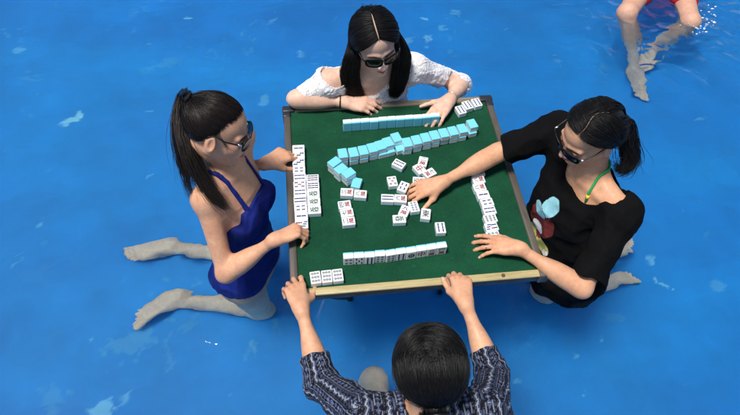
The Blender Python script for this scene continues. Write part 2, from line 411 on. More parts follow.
for sx in (-1, 1):
    for sy in (-1, 1):
        b_ = bmesh.new()
        add_tube(b_, [(sx*.36, sy*.36, TT-.041), (sx*.20, sy*.09, FLOOR+.02)], .012, 12); add_tube(b_, [(sx*.20, sy*.09, FLOOR+.03), (sx*.20, sy*.09, FLOOR)], .016, 12)
        link('leg', bm_mesh('leg', b_, M_steel), tb)
for sy in (-1, 1):
    b_ = bmesh.new(); add_tube(b_, [(-.330, sy*.318, TT-.18), (.330, sy*.318, TT-.18)], .008, 10); link('cross_bar', bm_mesh('cross_bar', b_, M_steel), tb)
# brass screws on the near rail
M_brass = mat('brass', (.55, .42, .18), .3, 1)
for x in (.27,):
    b_ = bmesh.new(); bmesh.ops.create_cone(b_, cap_ends=True, segments=14, radius1=.0075, radius2=.006, depth=.003, matrix=Matrix.Translation((x, -S+RW/2, TT+.0012)))
    link('screw', bm_mesh('screw', b_, M_brass), tb)
FELT = TT-.0075

# ------------------------------------------------------------------ tiles
TW, TL_, TD = .0338, .045, .0235
M_ivory = mat('tile_white', (.80, .81, .80), .22, coat=.3); M_cyan = mat('tile_back_cyan', (.19, .62, .78), .25, coat=.3)
M_ink = [mat('ink_black', (.012, .014, .03), .4), mat('ink_red', (.27, .012, .022), .4), mat('ink_green', (.01, .085, .04), .4), mat('ink_blue', (.015, .03, .2), .4)]
def tile_half(z0, z1, m_, name):
    b_ = bmesh.new(); add_box(b_, (0, 0, 0), (TW, TL_, TD), .0026, 3)
    for z, inner in ((z0, True), (z1, False)):
        if abs(z) < TD/2-1e-4:
            g = bmesh.ops.bisect_plane(b_, geom=b_.verts[:]+b_.edges[:]+b_.faces[:], plane_co=(0, 0, z), plane_no=(0, 0, 1), clear_inner=inner, clear_outer=not inner)
            bmesh.ops.contextual_create(b_, geom=[e for e in g['geom_cut'] if isinstance(e, bmesh.types.BMEdge)])
    return bm_mesh(name, b_, m_)
SPLIT = -.0062
ME_body = tile_half(SPLIT, TD, M_ivory, 'tile_body'); ME_back = tile_half(-TD, SPLIT, M_cyan, 'tile_back')
for me in (ME_body, ME_back):
    for p_ in me.polygons: p_.use_smooth = p_.area < 3e-6
ZF = TD/2+.0002
def glyph(ch, w, h, cx, cy, mi, out):
    c = bpy.data.curves.new('g', 'FONT'); c.body = ch; c.resolution_u = 3; c.offset = .012
    o = bpy.data.objects.new('g', c); C.objects.link(o)
    me = bpy.data.meshes.new_from_object(o.evaluated_get(bpy.context.evaluated_depsgraph_get()))
    co = np.array([v.co[:2] for v in me.vertices]); lo, hi = co.min(0), co.max(0); sz = np.maximum(hi-lo, .12); s = (w/sz[0], min(h, h*sz[1]/.5)/sz[1])
    base_ = len(out[0])
    for q in co: out[0].append(((q[0]-(lo[0]+hi[0])/2)*s[0]+cx, (q[1]-(lo[1]+hi[1])/2)*s[1]+cy, ZF))
    for p_ in me.polygons: out[1].append(tuple(base_+i for i in p_.vertices)); out[2].append(mi)
    bpy.data.objects.remove(o); bpy.data.curves.remove(c)
def disc(cx, cy, r, mi, out, ri=0, n=14, z=ZF):
    b0 = len(out[0])
    for k in range(n):
        a = 2*PI*k/n; out[0].append((cx+r*math.cos(a), cy+r*math.sin(a), z)); out[0].append((cx+ri*math.cos(a), cy+ri*math.sin(a), z))
    for k in range(n):
        a, b = b0+2*k, b0+2*((k+1) % n); out[1].append((a, b, b+1, a+1)); out[2].append(mi)
def rect(cx, cy, w, h, mi, out, z=ZF):
    b0 = len(out[0]); out[0].extend([(cx-w/2, cy-h/2, z), (cx+w/2, cy-h/2, z), (cx+w/2, cy+h/2, z), (cx-w/2, cy+h/2, z)]); out[1].append((b0, b0+1, b0+2, b0+3)); out[2].append(mi)
NUM = '一二三四五六七八九'; NAME = ['one', 'two', 'three', 'four', 'five', 'six', 'seven', 'eight', 'nine']
def grid_spots(n):
    G = {1: [(0, 0)], 2: [(0, .5), (0, -.5)], 3: [(-.6, .7), (0, 0), (.6, -.7)], 4: [(-.5, .55), (.5, .55), (-.5, -.55), (.5, -.55)],
         5: [(-.6, .7), (.6, .7), (0, 0), (-.6, -.7), (.6, -.7)], 6: [(x, y) for x in (-.5, .5) for y in (.75, 0, -.75)],
         7: [(-.6, .85), (0, .65), (.6, .45), (-.45, -.2), (.45, -.2), (-.45, -.8), (.45, -.8)], 8: [(x, y) for x in (-.45, .45) for y in (.85, .28, -.28, -.85)],
         9: [(x, y) for x in (-.65, 0, .65) for y in (.75, 0, -.75)]}
    return G[n]
ME_mark = {}
def mark(kind):
    if kind in ME_mark: return ME_mark[kind]
    out = ([], [], []); k = kind[0]
    if k == 'w': glyph(NUM[int(kind[1])-1], .0215, .0150, 0, .0100, 3 if kind[1] in '' else 0, out); glyph('萬', .0225, .0170, 0, -.0095, 1, out)
    elif k == 'd':
        n = int(kind[1]); r = {1: .011, 2: .0075}.get(n, .0046 if n < 8 else .0040)
        for i, (x, y) in enumerate(grid_spots(n)):
            mi = [3, 0, 2, 0][(i*2+n) % 4] if n != 5 or i != 2 else 1
            disc(x*.0135, y*.0175, r, mi, out, r*.55); disc(x*.0135, y*.0175, r*.3, mi, out)
    elif k == 'b':
        n = int(kind[1])
        for i, (x, y) in enumerate(grid_spots(n)):
            mi = 1 if (n in (5, 7, 9) and i == n//2) else (0 if i % 2 else 3)
            w, h = (.0042, .0110) if n > 3 else (.0052, .0145)
            rect(x*.0145, y*.0165, w, h, mi, out); rect(x*.0145, y*.0165+h*.42, w*1.35, h*.14, mi, out, ZF+.0001); rect(x*.0145, y*.0165-h*.42, w*1.35, h*.14, mi, out, ZF+.0001)
    else: glyph(k, .0235, .0300, 0, 0, {'中': 1, '發': 2}.get(k, 0), out)
    me = bpy.data.meshes.new('tile_marking'); me.from_pydata(out[0], [], out[1])
    for q in M_ink: me.materials.append(q)
    me.polygons.foreach_set('material_index', out[2]); me.update(); ME_mark[kind] = me; return me
def describe(kind):
    if kind is None: return None
    if kind[0] == 'w': return 'character %s' % NAME[int(kind[1])-1]
    if kind[0] == 'd': return '%s circles' % NAME[int(kind[1])-1]
    if kind[0] == 'b': return '%s bamboo sticks' % NAME[int(kind[1])-1]
    return {'中': 'red dragon', '發': 'green dragon'}.get(kind[0], 'wind character')
def tile(x, y, z, ang, pose, kind, label, group):
    """pose: up = face up, down = face down, stand = on its short end facing local -y"""
    o = bpy.data.objects.new('mahjong_tile', ME_body); C.objects.link(o)
    Rz = Matrix.Rotation(math.radians(ang), 4, 'Z')
    if pose == 'up': Rm = Rz
    elif pose == 'down': Rm = Rz @ Matrix.Rotation(PI, 4, 'Y')
    else: Rm = Rz @ Matrix.Rotation(PI/2, 4, 'X')
    o.matrix_world = Matrix.Translation((x, y, z)) @ Rm
    tag(o, label, 'mahjong tile', group)
    bk = bpy.data.objects.new('tile_back', ME_back); C.objects.link(bk); bk.parent = o
    if kind: mk = bpy.data.objects.new('tile_marking', mark(kind)); C.objects.link(mk); mk.parent = o
    return o
ORD = ['first', 'second', 'third', 'fourth', 'fifth', 'sixth', 'seventh', 'eighth', 'ninth', 'tenth', 'eleventh', 'twelfth', 'thirteenth', 'fourteenth', 'fifteenth']
FZ = FELT+TD/2+.0003
def path(pts, z):                                  # pixel polyline -> world points along it, one tile width apart
    w = [at(u, v, z)[:2] for u, v in pts]; return w
def along(w, s):
    for a, b in zip(w, w[1:]):
        l = np.linalg.norm(b-a)
        if s <= l or b is w[-1]: t = s/l; return a+(b-a)*t, math.degrees(math.atan2(*(b-a)[::-1]))
        s -= l
J = lambda a: random.uniform(-a, a)
# far player's rack: standing, backs to us
w = path([(343, 125), (384, 122), (436, 118)], TT+.02)
for i in range(11):
    (x, y), a = along(w, TW*.5+i*(TW+.0004)); tile(x, y+J(.0012), FELT+TL_/2+.0003, a+180+J(1.0), 'stand', ['w2', 'b3', 'd4', 'b7', 'w5', 'd2', 'd8', 'b2', 'w7', 'w9', 'd3'][i],
        'blue-backed tile standing in the far row, %s from the left' % ORD[i], 'standing tiles of the far player')
# left player: hand lying face up beside the rail, then five exposed tiles
w = path([(298.2, 145), (300.5, 205), (303, 248)], TT+.015); HL = ['b2', 'b3', 'b3', 'b4', 'b6', 'b5', 'b6', 'b8', 'b4', 'b2', 'b7', 'd5']
for i in range(11):
    (x, y), a = along(w, TW*.5+i*(TW+.0004)); tile(x+J(.0008), y, FZ, a+180+180+J(.8), 'up', HL[i],
        'face-up tile in the column along the left rail, %s from the far end' % ORD[i], 'tiles laid along the left rail')
w = path([(312.2, 174.5), (314.5, 218)], TT+.015)
for i in range(5):
    (x, y), a = along(w, TW*.5+i*(TW+.0010)); tile(x+.001+J(.0008), y, FZ, a+360+J(1), 'up', ['b9', 'b9', '發', '發', '發'][i],
        'face-up tile in the short second column at left, %s from the far end' % ORD[i], 'exposed tiles of the left player')
# right player's column, stepping
RC = [(478.3, 172), (478.8, 180), (479.8, 187.6), (483.5, 195.5), (487.5, 203.6), (489.8, 211), (490.6, 218.8), (491.6, 226.6), (493.0, 234.0)]
for i, (u, v_) in enumerate(RC):
    x, y, _ = at(u, v_, TT+.015); tile(x, at(RC[0][0], RC[0][1], TT+.015)[1]-i*(TW+.0006), FZ, 90+5+J(1.2), 'up', ['w8', 'w8', 'w8', 'b2', 'b4', 'b6', 'd9', 'b7', 'd6'][i],
        'face-up tile in the stepped column at right, %s from the far end' % ORD[i], 'tiles laid beside the right player')
# near player's row, standing, faces to us
w = path([(343.5, 264), (390, 260.5), (420, 256), (450, 251.5)], TT+.005)
for i in range(10):
    (x, y), a = along(w, TW*.5+i*(TW+.0006)); tile(x, y+TD*.5+J(.001), FELT+TL_/2+.0003, a+J(1.4), 'stand', ['d4', 'b5', 'b8', 'd6', 'd6', 'b6', 'd1', '中', 'w3', 'w4'][i],
        'standing tile in the near row facing the near player, %s from the left' % ORD[i], 'standing tiles of the near player')
# three face-up tiles, near left corner / far right corner
for i, (u, v_) in enumerate([(315.5, 277.2), (326.8, 276), (337.8, 274.8)]):
    x, y, _ = at(u, v_, TT+.016); tile(x, y, FZ, 3+J(1.5), 'up', 'd9', 'face-up nine circles tile at the near left corner, %s of three from the left' % ORD[i], 'three tiles at the near left corner')
for i, (u, v_) in enumerate([(460.8, 109.5), (467.6, 104.8), (476.8, 102.3)]):
    x, y, _ = at(u, v_, TT+.016); tile(x, y, FZ+(.0002*i), 14+J(3), 'up', 'b6', 'face-up tile in the far right corner trio, %s from the left' % ORD[i], 'three tiles at the far right corner')
# the double wall of cyan-backed tiles across the table
up = [(342.8, 153, 4), (353.4, 151.9, 8), (363.2, 149.9, 7), (372.3, 147.4, 11), (380.4, 144.8, 14), (388.1, 141.6, 15), (396.4, 137.0, 16),
      (407.2, 142.0, 7), (416.6, 139.6, 9), (425.6, 137.2, 8), (434.6, 134.8, 8), (443.8, 132.6, 9), (453.0, 130.6, 9), (462.4, 128.2, 9), (472.4, 123.4, 12)]
z2 = FZ+TD+.0004
for i, (u, v_, a) in enumerate(up):
    x, y, _ = at(u, v_, FELT+2*TD); j = min(i, 14)
    tile(x, y, z2, a+J(1), 'down', 'w1', 'cyan-backed upper tile of the long wall, %s stack from the left' % ORD[i], 'upper tiles of the long wall')
    dx, dy = {5: (.004, -.012), 6: (.008, -.026), 4: (.003, -.006), 14: (-.003, -.008), 13: (-.004, -.003)}.get(i, (J(.002), J(.002)))
    tile(x+dx, y+dy, FZ, a+J(1.5), 'down', 'w1', 'cyan-backed lower tile under the long wall, %s stack from the left' % ORD[i], 'lower tiles of the long wall')
for i, (u, v_, a) in enumerate([(334.6, 161.6, 38), (340.8, 168.3, 36), (348.6, 172.6, 33)]):
    x, y, _ = at(u, v_, FELT+2*TD); tile(x, y, z2, a+90, 'down', 'w1', 'upper cyan tile of the turned stacks beside the long wall, %s from far end' % ORD[i], 'turned stacks left of the long wall')
    tile(x+.002, y-.001, FZ, a+91+J(2), 'down', 'w1', 'lower cyan tile of the turned stacks beside the long wall, %s from far end' % ORD[i], 'turned stacks left of the long wall')
x, y, _ = at(356.6, 182.4, FELT+TD); tile(x, y, FZ, -20, 'down', 'w1', 'single cyan-backed tile lying at the near end of the turned stacks', 'turned stacks left of the long wall')
# discards, face up
for u, v_, a, k, lab in [
    (399, 163.5, -38+90, 'b6', 'face-up bamboo tile turned aslant just below the long wall'),
    (392.4, 181, 4, 'd5', 'face-up circles tile lying alone left of the reaching hand'),
    (419.5, 168.4, 28, '中', 'face-up red tile right of the aslant bamboo tile, beside the reaching wrist'),
    (429.6, 172.6, -64, 'w7', 'face-up character tile touching the red one above the reaching wrist'),
    (423, 161.2, -20, 'w2', 'white tile half hidden behind the red tile above the wrist'),
    (403.4, 186.4, -30, 'b4', 'face-up tile just left of the knuckles of the reaching hand'),
    (419, 180.5, 80, 'w5', 'face-up tile under the fingers of the reaching hand'),
    (387.6, 197.8, 82, 'b8', 'face-up bamboo tile lying sideways left of the discards pair'),
    (400.6, 198.2, 80, 'w6', 'face-up character tile lying sideways next to the bamboo tile'),
    (414, 206.3, 6, 'd8', 'face-up circles tile under the fingertips of the reaching hand'),
    (404.6, 210.4, -28, 'w9', 'face-up tile turned aslant, upper one of the leaning pair'),
    (399.4, 218.6, -32+90+30, '發', 'face-up green dragon tile, lower one of the leaning pair'),
    (425.8, 213.6, -14, '東', 'face-up wind tile lying alone below the fingertips'),
    (440.6, 227.4, -2, 'b6', 'face-up bamboo tile lying alone nearest the near row'),
    (346.9, 191.8, 82, 'w3', 'face-up character tile sideways at the left end of the discards'),
    (360.4, 193.6, 80, 'w8', 'face-up character tile sideways right beside the leftmost discard'),
    (344.6, 204.4, 94, 'w4', 'face-up character tile, topmost of the three in a small column'),
    (347.0, 212.4, 95, 'w7', 'face-up character tile, middle one of the three in a small column'),
    (348.6, 220.8, 92, 'w2', 'face-up character tile, lowest of the three in a small column')]:
    x, y, _ = at(u, v_, FELT+TD); tile(x, y, FZ, a, 'up', k, lab, 'discarded tiles lying face up')
# ------------------------------------------------------------------ people: anatomy
def frame(fwd, up=(0, 0, 1)):
    f = unit(fwd); s = unit(np.cross(f, up)); return np.stack([s, f, np.cross(s, f)])     # rows: right, forward, up
class Head:
    def __init__(s, c, fwd, up=(0, 0, 1), k=1.0): s.c = sph(c); s.A = frame(fwd, up); s.k = k
    def w(s, p): return s.c+(np.asarray(p, float)*s.k)@s.A                                 # local -> world
    def l(s, p): return (np.asarray(p)-s.c)@s.A.T/s.k
def head_prims(F, H):
    k = H.k; A = H.A
    def e(c, r, sm, sub=False): F.add(ell(H.w(c), np.array(r)*k, A), sm*k, sub)
    def c(a, b, ra, rb, sm, sub=False): F.add(cone(H.w(a), H.w(b), ra*k, rb*k), sm*k, sub)
    e((0, -.012, .035), (.0735, .093, .079), .01); e((0, .020, -.032), (.057, .066, .074), .03)
    for sx in (-1, 1):
        c((sx*.049, -.004, -.042), (sx*.012, .066, -.090), .015, .013, .02); e((sx*.036, .056, -.018), (.023, .022, .021), .02)
        c((sx*.012, .080, .024), (sx*.044, .066, .022), .007, .008, .012)
    e((0, .073, -.091), (.017, .015, .015), .02); e((0, .072, -.058), (.026, .020, .018), .015)
    for sx in (-1, 1): e((sx*.031, .089, .005), (.014, .013, .010), .012, True)
    for sx in (-1, 1): e((sx*.030, .071, .005), (.0145, .0145, .0125), .003)
    c((0, .082, .014), (0, .101, -.022), .0065, .0085, .012); e((0, .102, -.026), (.0105, .010, .0085), .006)
    for sx in (-1, 1): e((sx*.0115, .093, -.030), (.007, .009, .0065), .004); e((sx*.006, .099, -.0355), (.003, .004, .004), .003, True)
    for sx in (-1, 1):
        c((0, .0925, -.0555), (sx*.021, .082, -.0575), .0050, .0030, .004); c((0, .0915, -.0635), (sx*.016, .083, -.0615), .0062, .0035, .004)
        c((0, .100, -.0595), (sx*.020, .088, -.0595), .0013, .001, .002, True)
        M = frame((sx*.25, 1, 0), (0, .25, 1))@A
        e_ = ell(H.w((sx*.0765, -.010, -.004)), np.array((.0075, .0175, .031))*k, M); F.add(e_, .006*k)
        F.add(ell(H.w((sx*.084, -.006, .000)), np.array((.006, .0095, .019))*k, M), .004*k, True)
def neck_prims(F, H, Nb, r=.047):
    F.add(cone(H.w((0, -.028, -.045)), sph(Nb)+np.array([0, 0, .005]), r*.98, r*1.05), .025)
class Trunk:
    def __init__(s, pel, neck, shR, shL, front, hips=None):
        s.O, s.T = sph(pel), sph(neck); s.u = unit(s.T-s.O); s.L = np.linalg.norm(s.T-s.O)
        sd = sph(shR)-sph(shL); s.s = unit(sd-s.u*(sd@s.u)); f = np.cross(s.u, s.s); s.f = f if f@sph(front) > 0 else -f
        s.R, s.Lf = sph(shR), sph(shL); s.mid = (s.R+s.Lf)/2
    def l(s, p): d = p-s.O; return np.stack([d@s.s, d@s.f, d@s.u/s.L], -1)     # side, forward, 0..1 up
    def lg(s, X, Y, Z):
        x, y, z = X-s.O[0], Y-s.O[1], Z-s.O[2]; d = lambda w: x*w[0]+y*w[1]+z*w[2]
        return d(s.s), d(s.f), d(s.u)/s.L
    def w(s, a, b, t): return s.O+s.s*a+s.f*b+s.u*t*s.L
def trunk_prims(F, T, g=0, bust=.048, gl=0, low=0):
    """g: growth of the skin outward for clothes, gl: extra growth at the bottom"""
    st = [(0, .150+g+gl, .098+g+gl, -.010), (.14, .155+g+gl, .100+g+gl, -.012), (.40, .118+g+gl*.6, .084+g+gl*.6, .004), (.62, .130+g+gl*.2, .092+g, .006), (.80, .142+g, .088+g, .002), (.92, .110+g, .066+g, 0), (1, .055+g, .050+g, 0)]
    F.add(loft(T.O, T.T, T.s, T.f, st), .02)
    for sg, sh in ((1, T.R), (-1, T.Lf)):
        F.add(cone(T.T-T.u*.012+T.s*sg*.025, sh+T.u*.002, .036+g, .039+g), .035)
        F.add(cone(T.w(sg*.07, 0, .80), sh, .055+g, .040+g), .03)
        F.add(ell(T.w(sg*.066, .080+g*.5, .66), (.054+g, bust+g, .052+g), np.stack([T.s, T.f, T.u])), .03+g) if g < .0095 else F.add(ell(T.w(sg*.045, .066+g*.4, .60), (.080+g, .036+g, .105+g), np.stack([T.s, T.f, T.u])), .05)
        F.add(ell(T.w(sg*.068, -.062, .06), (.072+g, .07+g, .085+g), np.stack([T.s, T.f, T.u])), .035)
    if not g:
        for sg, sh in ((1, T.R), (-1, T.Lf)):
            F.add(cone(T.w(sg*.018, .052, .955), sh+T.f*.022+T.u*.012, .006, .006), .022)       # collar bones
def arm_prims(F, sh, el, wr, g=0, g2=None, r0=.039, upto=1.0, k=.02, upper_only=False):
    sh, el, wr = sph(sh), sph(el), sph(wr); g2 = g if g2 is None else g2
    m = sh+(el-sh)*upto
    F.add(cone(sh, m, r0+g, .0295+(r0-.0295)*(1-upto)+g2), .03); 
    if upper_only: return
    F.add(cone(el, wr, .0275+g2, .0180+g2), k); F.add(ell(el+(wr-el)*.25, (.0305+g2, .0305+g2, .080), frame(np.cross(wr-el, (0.1, .2, 1)), wr-el)), .035)
def hand(F, W, D, Nn, right, curls, spread=1.0, thumb=(42, 18, 20), nails=None, s=.93, el=None):
    W = sph(W); D = unit(D); Nn = sph(Nn); Nn = unit(Nn-D*(Nn@D)); T = np.cross(D, Nn)*(-1 if right else 1)
    pt = lambda d, t, n: W+(D*d+T*t+Nn*n)*s
    KD, KT = [.083, .087, .082, .073], [.0285, .0095, -.0095, -.0275]
    F.add(cone(pt(-.012, .002, 0), pt(.008, .008, 0), .0172*s, .0160*s), .02); F.add(cone(pt(-.012, -.002, 0), pt(.008, -.009, 0), .0172*s, .0158*s), .02)
    for i in range(4):
        F.add(cone(pt(.004, KT[i]*.42, -.001), pt(KD[i], KT[i], 0), .0150*s, .0098*s), .012)
    F.add(ell(pt(.048, .001, -.007), (.034*s, .040*s, .0125*s), np.stack([T, D, Nn])), .012)
    LN = [(.041, .025, .020), (.045, .028, .021), (.041, .026, .020), (.032, .020, .018)]
    R = [(.0089, .0081, .0072, .0060), (.0090, .0082, .0073, .0061), (.0086, .0078, .0070, .0058), (.0077, .0070, .0062, .0052)]
    for i in range(4):
        p = pt(KD[i], KT[i], 0); sp = math.radians((7, 1.5, -4, -10)[i]*spread); Df = unit(D*math.cos(sp)+T*math.sin(sp)); a = 0
        for j in range(3):
            a += math.radians(curls[i][j]); d = Df*math.cos(a)-Nn*math.sin(a); q = p+d*LN[i][j]*s
            F.add(cone(p, q, R[i][j]*s, R[i][j+1]*s), .0022 if j else .007); 
            if j == 0 and nails is not None: nails.append((q+Nn*.007*s, -.0085*s)); nails.append((p+Nn*.009*s, -.0100*s))
            if j < 2: F.add(ell(q, (R[i][j+1]*s*1.06,)*3), .002)
            if j == 2 and nails is not None: nails.append((q-d*.004*s+(Nn*math.cos(a)+Df*math.sin(a))*R[i][3]*s, .0052*s))
            p = q
    o, dn, cu = (math.radians(x) for x in thumb)
    p = pt(.016, .018, -.007); d = unit(D*math.cos(o)+T*math.sin(o)-Nn*math.sin(dn)); q = p+d*.043*s
    F.add(cone(p, q, .0150*s, .0112*s), .012); F.add(cone(pt(.035, .016, -.007), q, .013*s, .009*s), .014)
    d2 = unit(d*math.cos(cu)+D*math.sin(cu)); q2 = q+d2*.031*s; F.add(cone(q, q2, .0105*s, .0088*s), .004)
    d3 = unit(d2*math.cos(cu*.7)+D*math.sin(cu*.7)-Nn*.05); q3 = q2+d3*.024*s; F.add(cone(q2, q3, .0092*s, .0068*s), .003)
    if nails is not None: nails.append((q3-d3*.004*s+Nn*.0068*s, .0060*s))
def foot(F, A, D, S, side):
    A = sph(A); D = unit(D); S = sph(S); S = unit(S-D*(S@D)); B = np.cross(D, S)*side        # B towards the big toe
    F.add(cone(A, A+D*.02+S*.01, .034, .032), .02); F.add(ell(A-D*.030+S*.022, (.028, .030, .030), np.stack([B, D, S])), .022)
    for b, l, r in ((.026, .125, .0165), (.012, .130, .015), (-.003, .127, .014), (-.017, .120, .0135), (-.029, .110, .013)):
        F.add(cone(A+D*.01+B*b*.4+S*.006, A+D*l+B*b+S*.020, .026, r), .018)
    F.add(cone(A-D*.02-B*.015+S*.022, A+D*.10-B*.028+S*.022, .018, .014), .015)
    for b, l, e, r in ((.028, .125, .050, .0105), (.012, .130, .044, .0078), (-.002, .127, .040, .0074), (-.015, .120, .036, .007), (-.028, .110, .032, .007)):
        F.add(cone(A+D*l+B*b+S*.020, A+D*(l+e)+B*b*1.08+S*.016, r, r*.92), .004); F.add(ell(A+D*(l+e)+B*b*1.08+S*.016, (r*1.08,)*3), .002)
def leg_prims(F, hip, knee, ankle, g=0):
    hip, knee, ankle = sph(hip), sph(knee), sph(ankle)
    F.add(cone(hip, knee, .078+g, .050+g), .035); 
    if g: return
    F.add(ell(knee, (.052, .052, .050)), .02); F.add(cone(knee, ankle, .046, .030), .02)
    m = knee+(ankle-knee)*.32; up = np.array([0, 0, 1.]) ; F.add(ell(m+up*.012, (.045, .045, .105), frame(np.cross(ankle-knee, (0, .1, 1)), ankle-knee)), .03)
    F.add(ell(ankle+np.cross(unit(ankle-knee), (0, 0, 1))*.025, (.012,)*3), .012); F.add(ell(ankle-np.cross(unit(ankle-knee), (0, 0, 1))*.025, (.012,)*3), .012)

def obj_np(name, V, Q, mats, parent, col=None, smooth=True, F3=None, base=None):
    base = np.array(parent.location) if parent is not None else base
    me = mesh_np(name, V-base, Q, mats, smooth, col, F3); o = bpy.data.objects.new(name, me); C.objects.link(o)
    if parent is not None: o.parent = parent
    else: o.location = base
    return o
def skin_col(V, tone, H=None, nails=(), legs=(.86, .67, .52), lipc=(.42, .075, .075), hairc=None, pale=None):
    col = np.tile(sph(tone), (len(V), 1))
    w = np.clip((-.10-V[:, 2])/.12, 0, 1)[:, None]*.75; col = col*(1-w)+sph(legs)*w          # legs and soles paler, colour also lifted to brighten them under water
    if H is not None:
        p = H.l(V); near = (np.abs(p) < .14).all(1) & (p[:, 1] > -.1)
        def blob(c, r, tgt, st=1.0, pw=1.5):
            d = np.sqrt((((p-sph(c))/sph(r))**2).sum(1)); w = np.clip((1-d)*pw, 0, 1)[:, None]*st; col[:] = col*(1-w)+sph(tgt)*w
        if pale is not None: blob((0, .085, -.01), (.075, .07, .085), pale, .55, 1.2)
        for sx in (-1, 1):
            blob((sx*.038, .07, -.028), (.028, .03, .022), sph(tone)*(1.02, .78, .74), .5, 1)
            blob((sx*.008, .094, -.0590), (.019, .014, .0085), lipc, .95, 2.5)
            d = p-np.array([sx*.030, .0855, .005]); e = (np.abs(d[:, 0]) < .0125) & (np.abs(d[:, 2]) < .0048*(1-(d[:, 0]/.0135)**2)) & (p[:, 1] > .07)
            col[e] = (.62, .58, .55); ir = (d[:, 0]**2+d[:, 2]**2 < .0050**2) & e; col[ir] = (.02, .012, .008)
            lash = (np.abs(d[:, 0]) < .014) & (np.abs(d[:, 2]-.0052*(1-(d[:, 0]/.016)**2)) < .0016) & (p[:, 1] > .07); col[lash] = (.03, .02, .015)
            br = (np.abs(d[:, 0]) < .019) & (np.abs(d[:, 2]-(.0175+.003*(1-(d[:, 0]/.019)**2))) < .0028) & (p[:, 1] > .06); col[br] = col[br]*.25
        if hairc is not None:
            z = p[:, 2]; y = p[:, 1]; lim = hair_line(y)
            w = np.where((np.abs(p) < .15).all(1), np.clip((z-lim+.002)/.018, 0, 1), 0)[:, None]
            col[:] = col*(1-w)+sph(hairc)*w
    for c, r in nails:
        if r < 0:
            d = np.linalg.norm(V-c, axis=1); w = np.clip((1-d/(-r*1.3))*1.6, 0, 1)[:, None]*.55; col[:] = col*(1-w)+col*np.array([.90, .70, .66])*w; continue
        d = np.linalg.norm(V-c, axis=1); w = np.clip((1-d/(r*1.25))*3, 0, 1)[:, None]*.8; col[:] = col*(1-w)+np.array([.72, .46, .42])*w
    return col

# ------------------------------------------------------------------ people: hair
HLY = [-.12, -.09, -.05, -.034, -.014, .004, .012, .029, .046, .060]; HLZ = [-.075, -.062, -.035, .000, .036, .036, .058, .080, .090, .097]
def hair_line(y): return np.interp(y, HLY, HLZ)
def above_line(a):
    d = a/np.linalg.norm(a, axis=1, keepdims=True); R = 1/np.sqrt(((d/np.array((.0745, .094, .081)))**2).sum(1)); p = d*R[:, None]; return p[:, 2]+.034 > hair_line(p[:, 1]-.012)+.004
def line_roots(n, rg, ylo=-.095, yhi=.060):
    y = rg.uniform(ylo, yhi, n); z = hair_line(y)+rg.normal(size=n)*.0055; x = .0745*np.sqrt(np.clip(1-((y+.012)/.094)**2-((z-.034)/.081)**2, .0, 1))*rg.choice([-1, 1], n)
    x = np.where(y > .048, x+rg.uniform(-.03, .03, n), x); return np.stack([x, y+.012, z-.034], 1)
def skull_path(H, a, b, layer, n=9, rad=(.0745, .094, .081), cz=.034, cy=-.012):
    a = a/np.linalg.norm(a, axis=1, keepdims=True); b = b/np.linalg.norm(b, axis=1, keepdims=True)
    om = np.arccos(np.clip((a*b).sum(1), -.999, .999))[:, None]; out = []
    for t in np.linspace(0, 1, n):
        d = (np.sin((1-t)*om)*a+np.sin(t*om)*b)/np.sin(om); d = d/np.linalg.norm(d, axis=1, keepdims=True)
        R = 1/np.sqrt(((d/np.array(rad))**2).sum(1)); lift = layer*(.06+.94*min(1, t*2.6))
        out.append(H.w(d*(R+lift)[:, None]+np.array([0, cy, cz])))
    return np.stack(out, 1)
def fall(F, P0, n, step, stiff=.75, layer=None, pull=(0, 0, -1), floor=None, H=None, out=0):
    """carry the strands on from their last two points: gravity, stiffness, pushed out of the body"""
    pts = [P0[:, -1]]; d = P0[:, -1]-P0[:, -2]; d /= np.maximum(np.linalg.norm(d, axis=1, keepdims=True), 1e-9); g = sph(pull)
    step = np.asarray(step)[:, None] if np.ndim(step) else step
    for i in range(n):
        d = d*stiff+g*(1-stiff); d /= np.linalg.norm(d, axis=1, keepdims=True); p = pts[-1]+d*step
        for _ in range(2):
            s = F.sample(p); k = s < layer
            if k.any(): p[k] += F.grad(p[k])*(layer-s)[k][:, None]
        if floor is not None: p[:, 2] = np.maximum(p[:, 2], floor)
        d = p-pts[-1]; d /= np.maximum(np.linalg.norm(d, axis=1, keepdims=True), 1e-9); pts.append(p)
    return np.concatenate([P0, np.stack(pts[1:], 1)], 1)
def resample(G, n):
    seg = np.linalg.norm(np.diff(G, axis=1), axis=2); s = np.concatenate([np.zeros((len(G), 1)), np.cumsum(seg, 1)], 1); out = np.empty((len(G), n, 3))
    for i in range(len(G)):
        t = np.linspace(0, s[i, -1], n)
        for k in range(3): out[i, :, k] = np.interp(t, s[i], G[i, :, k])
    return out
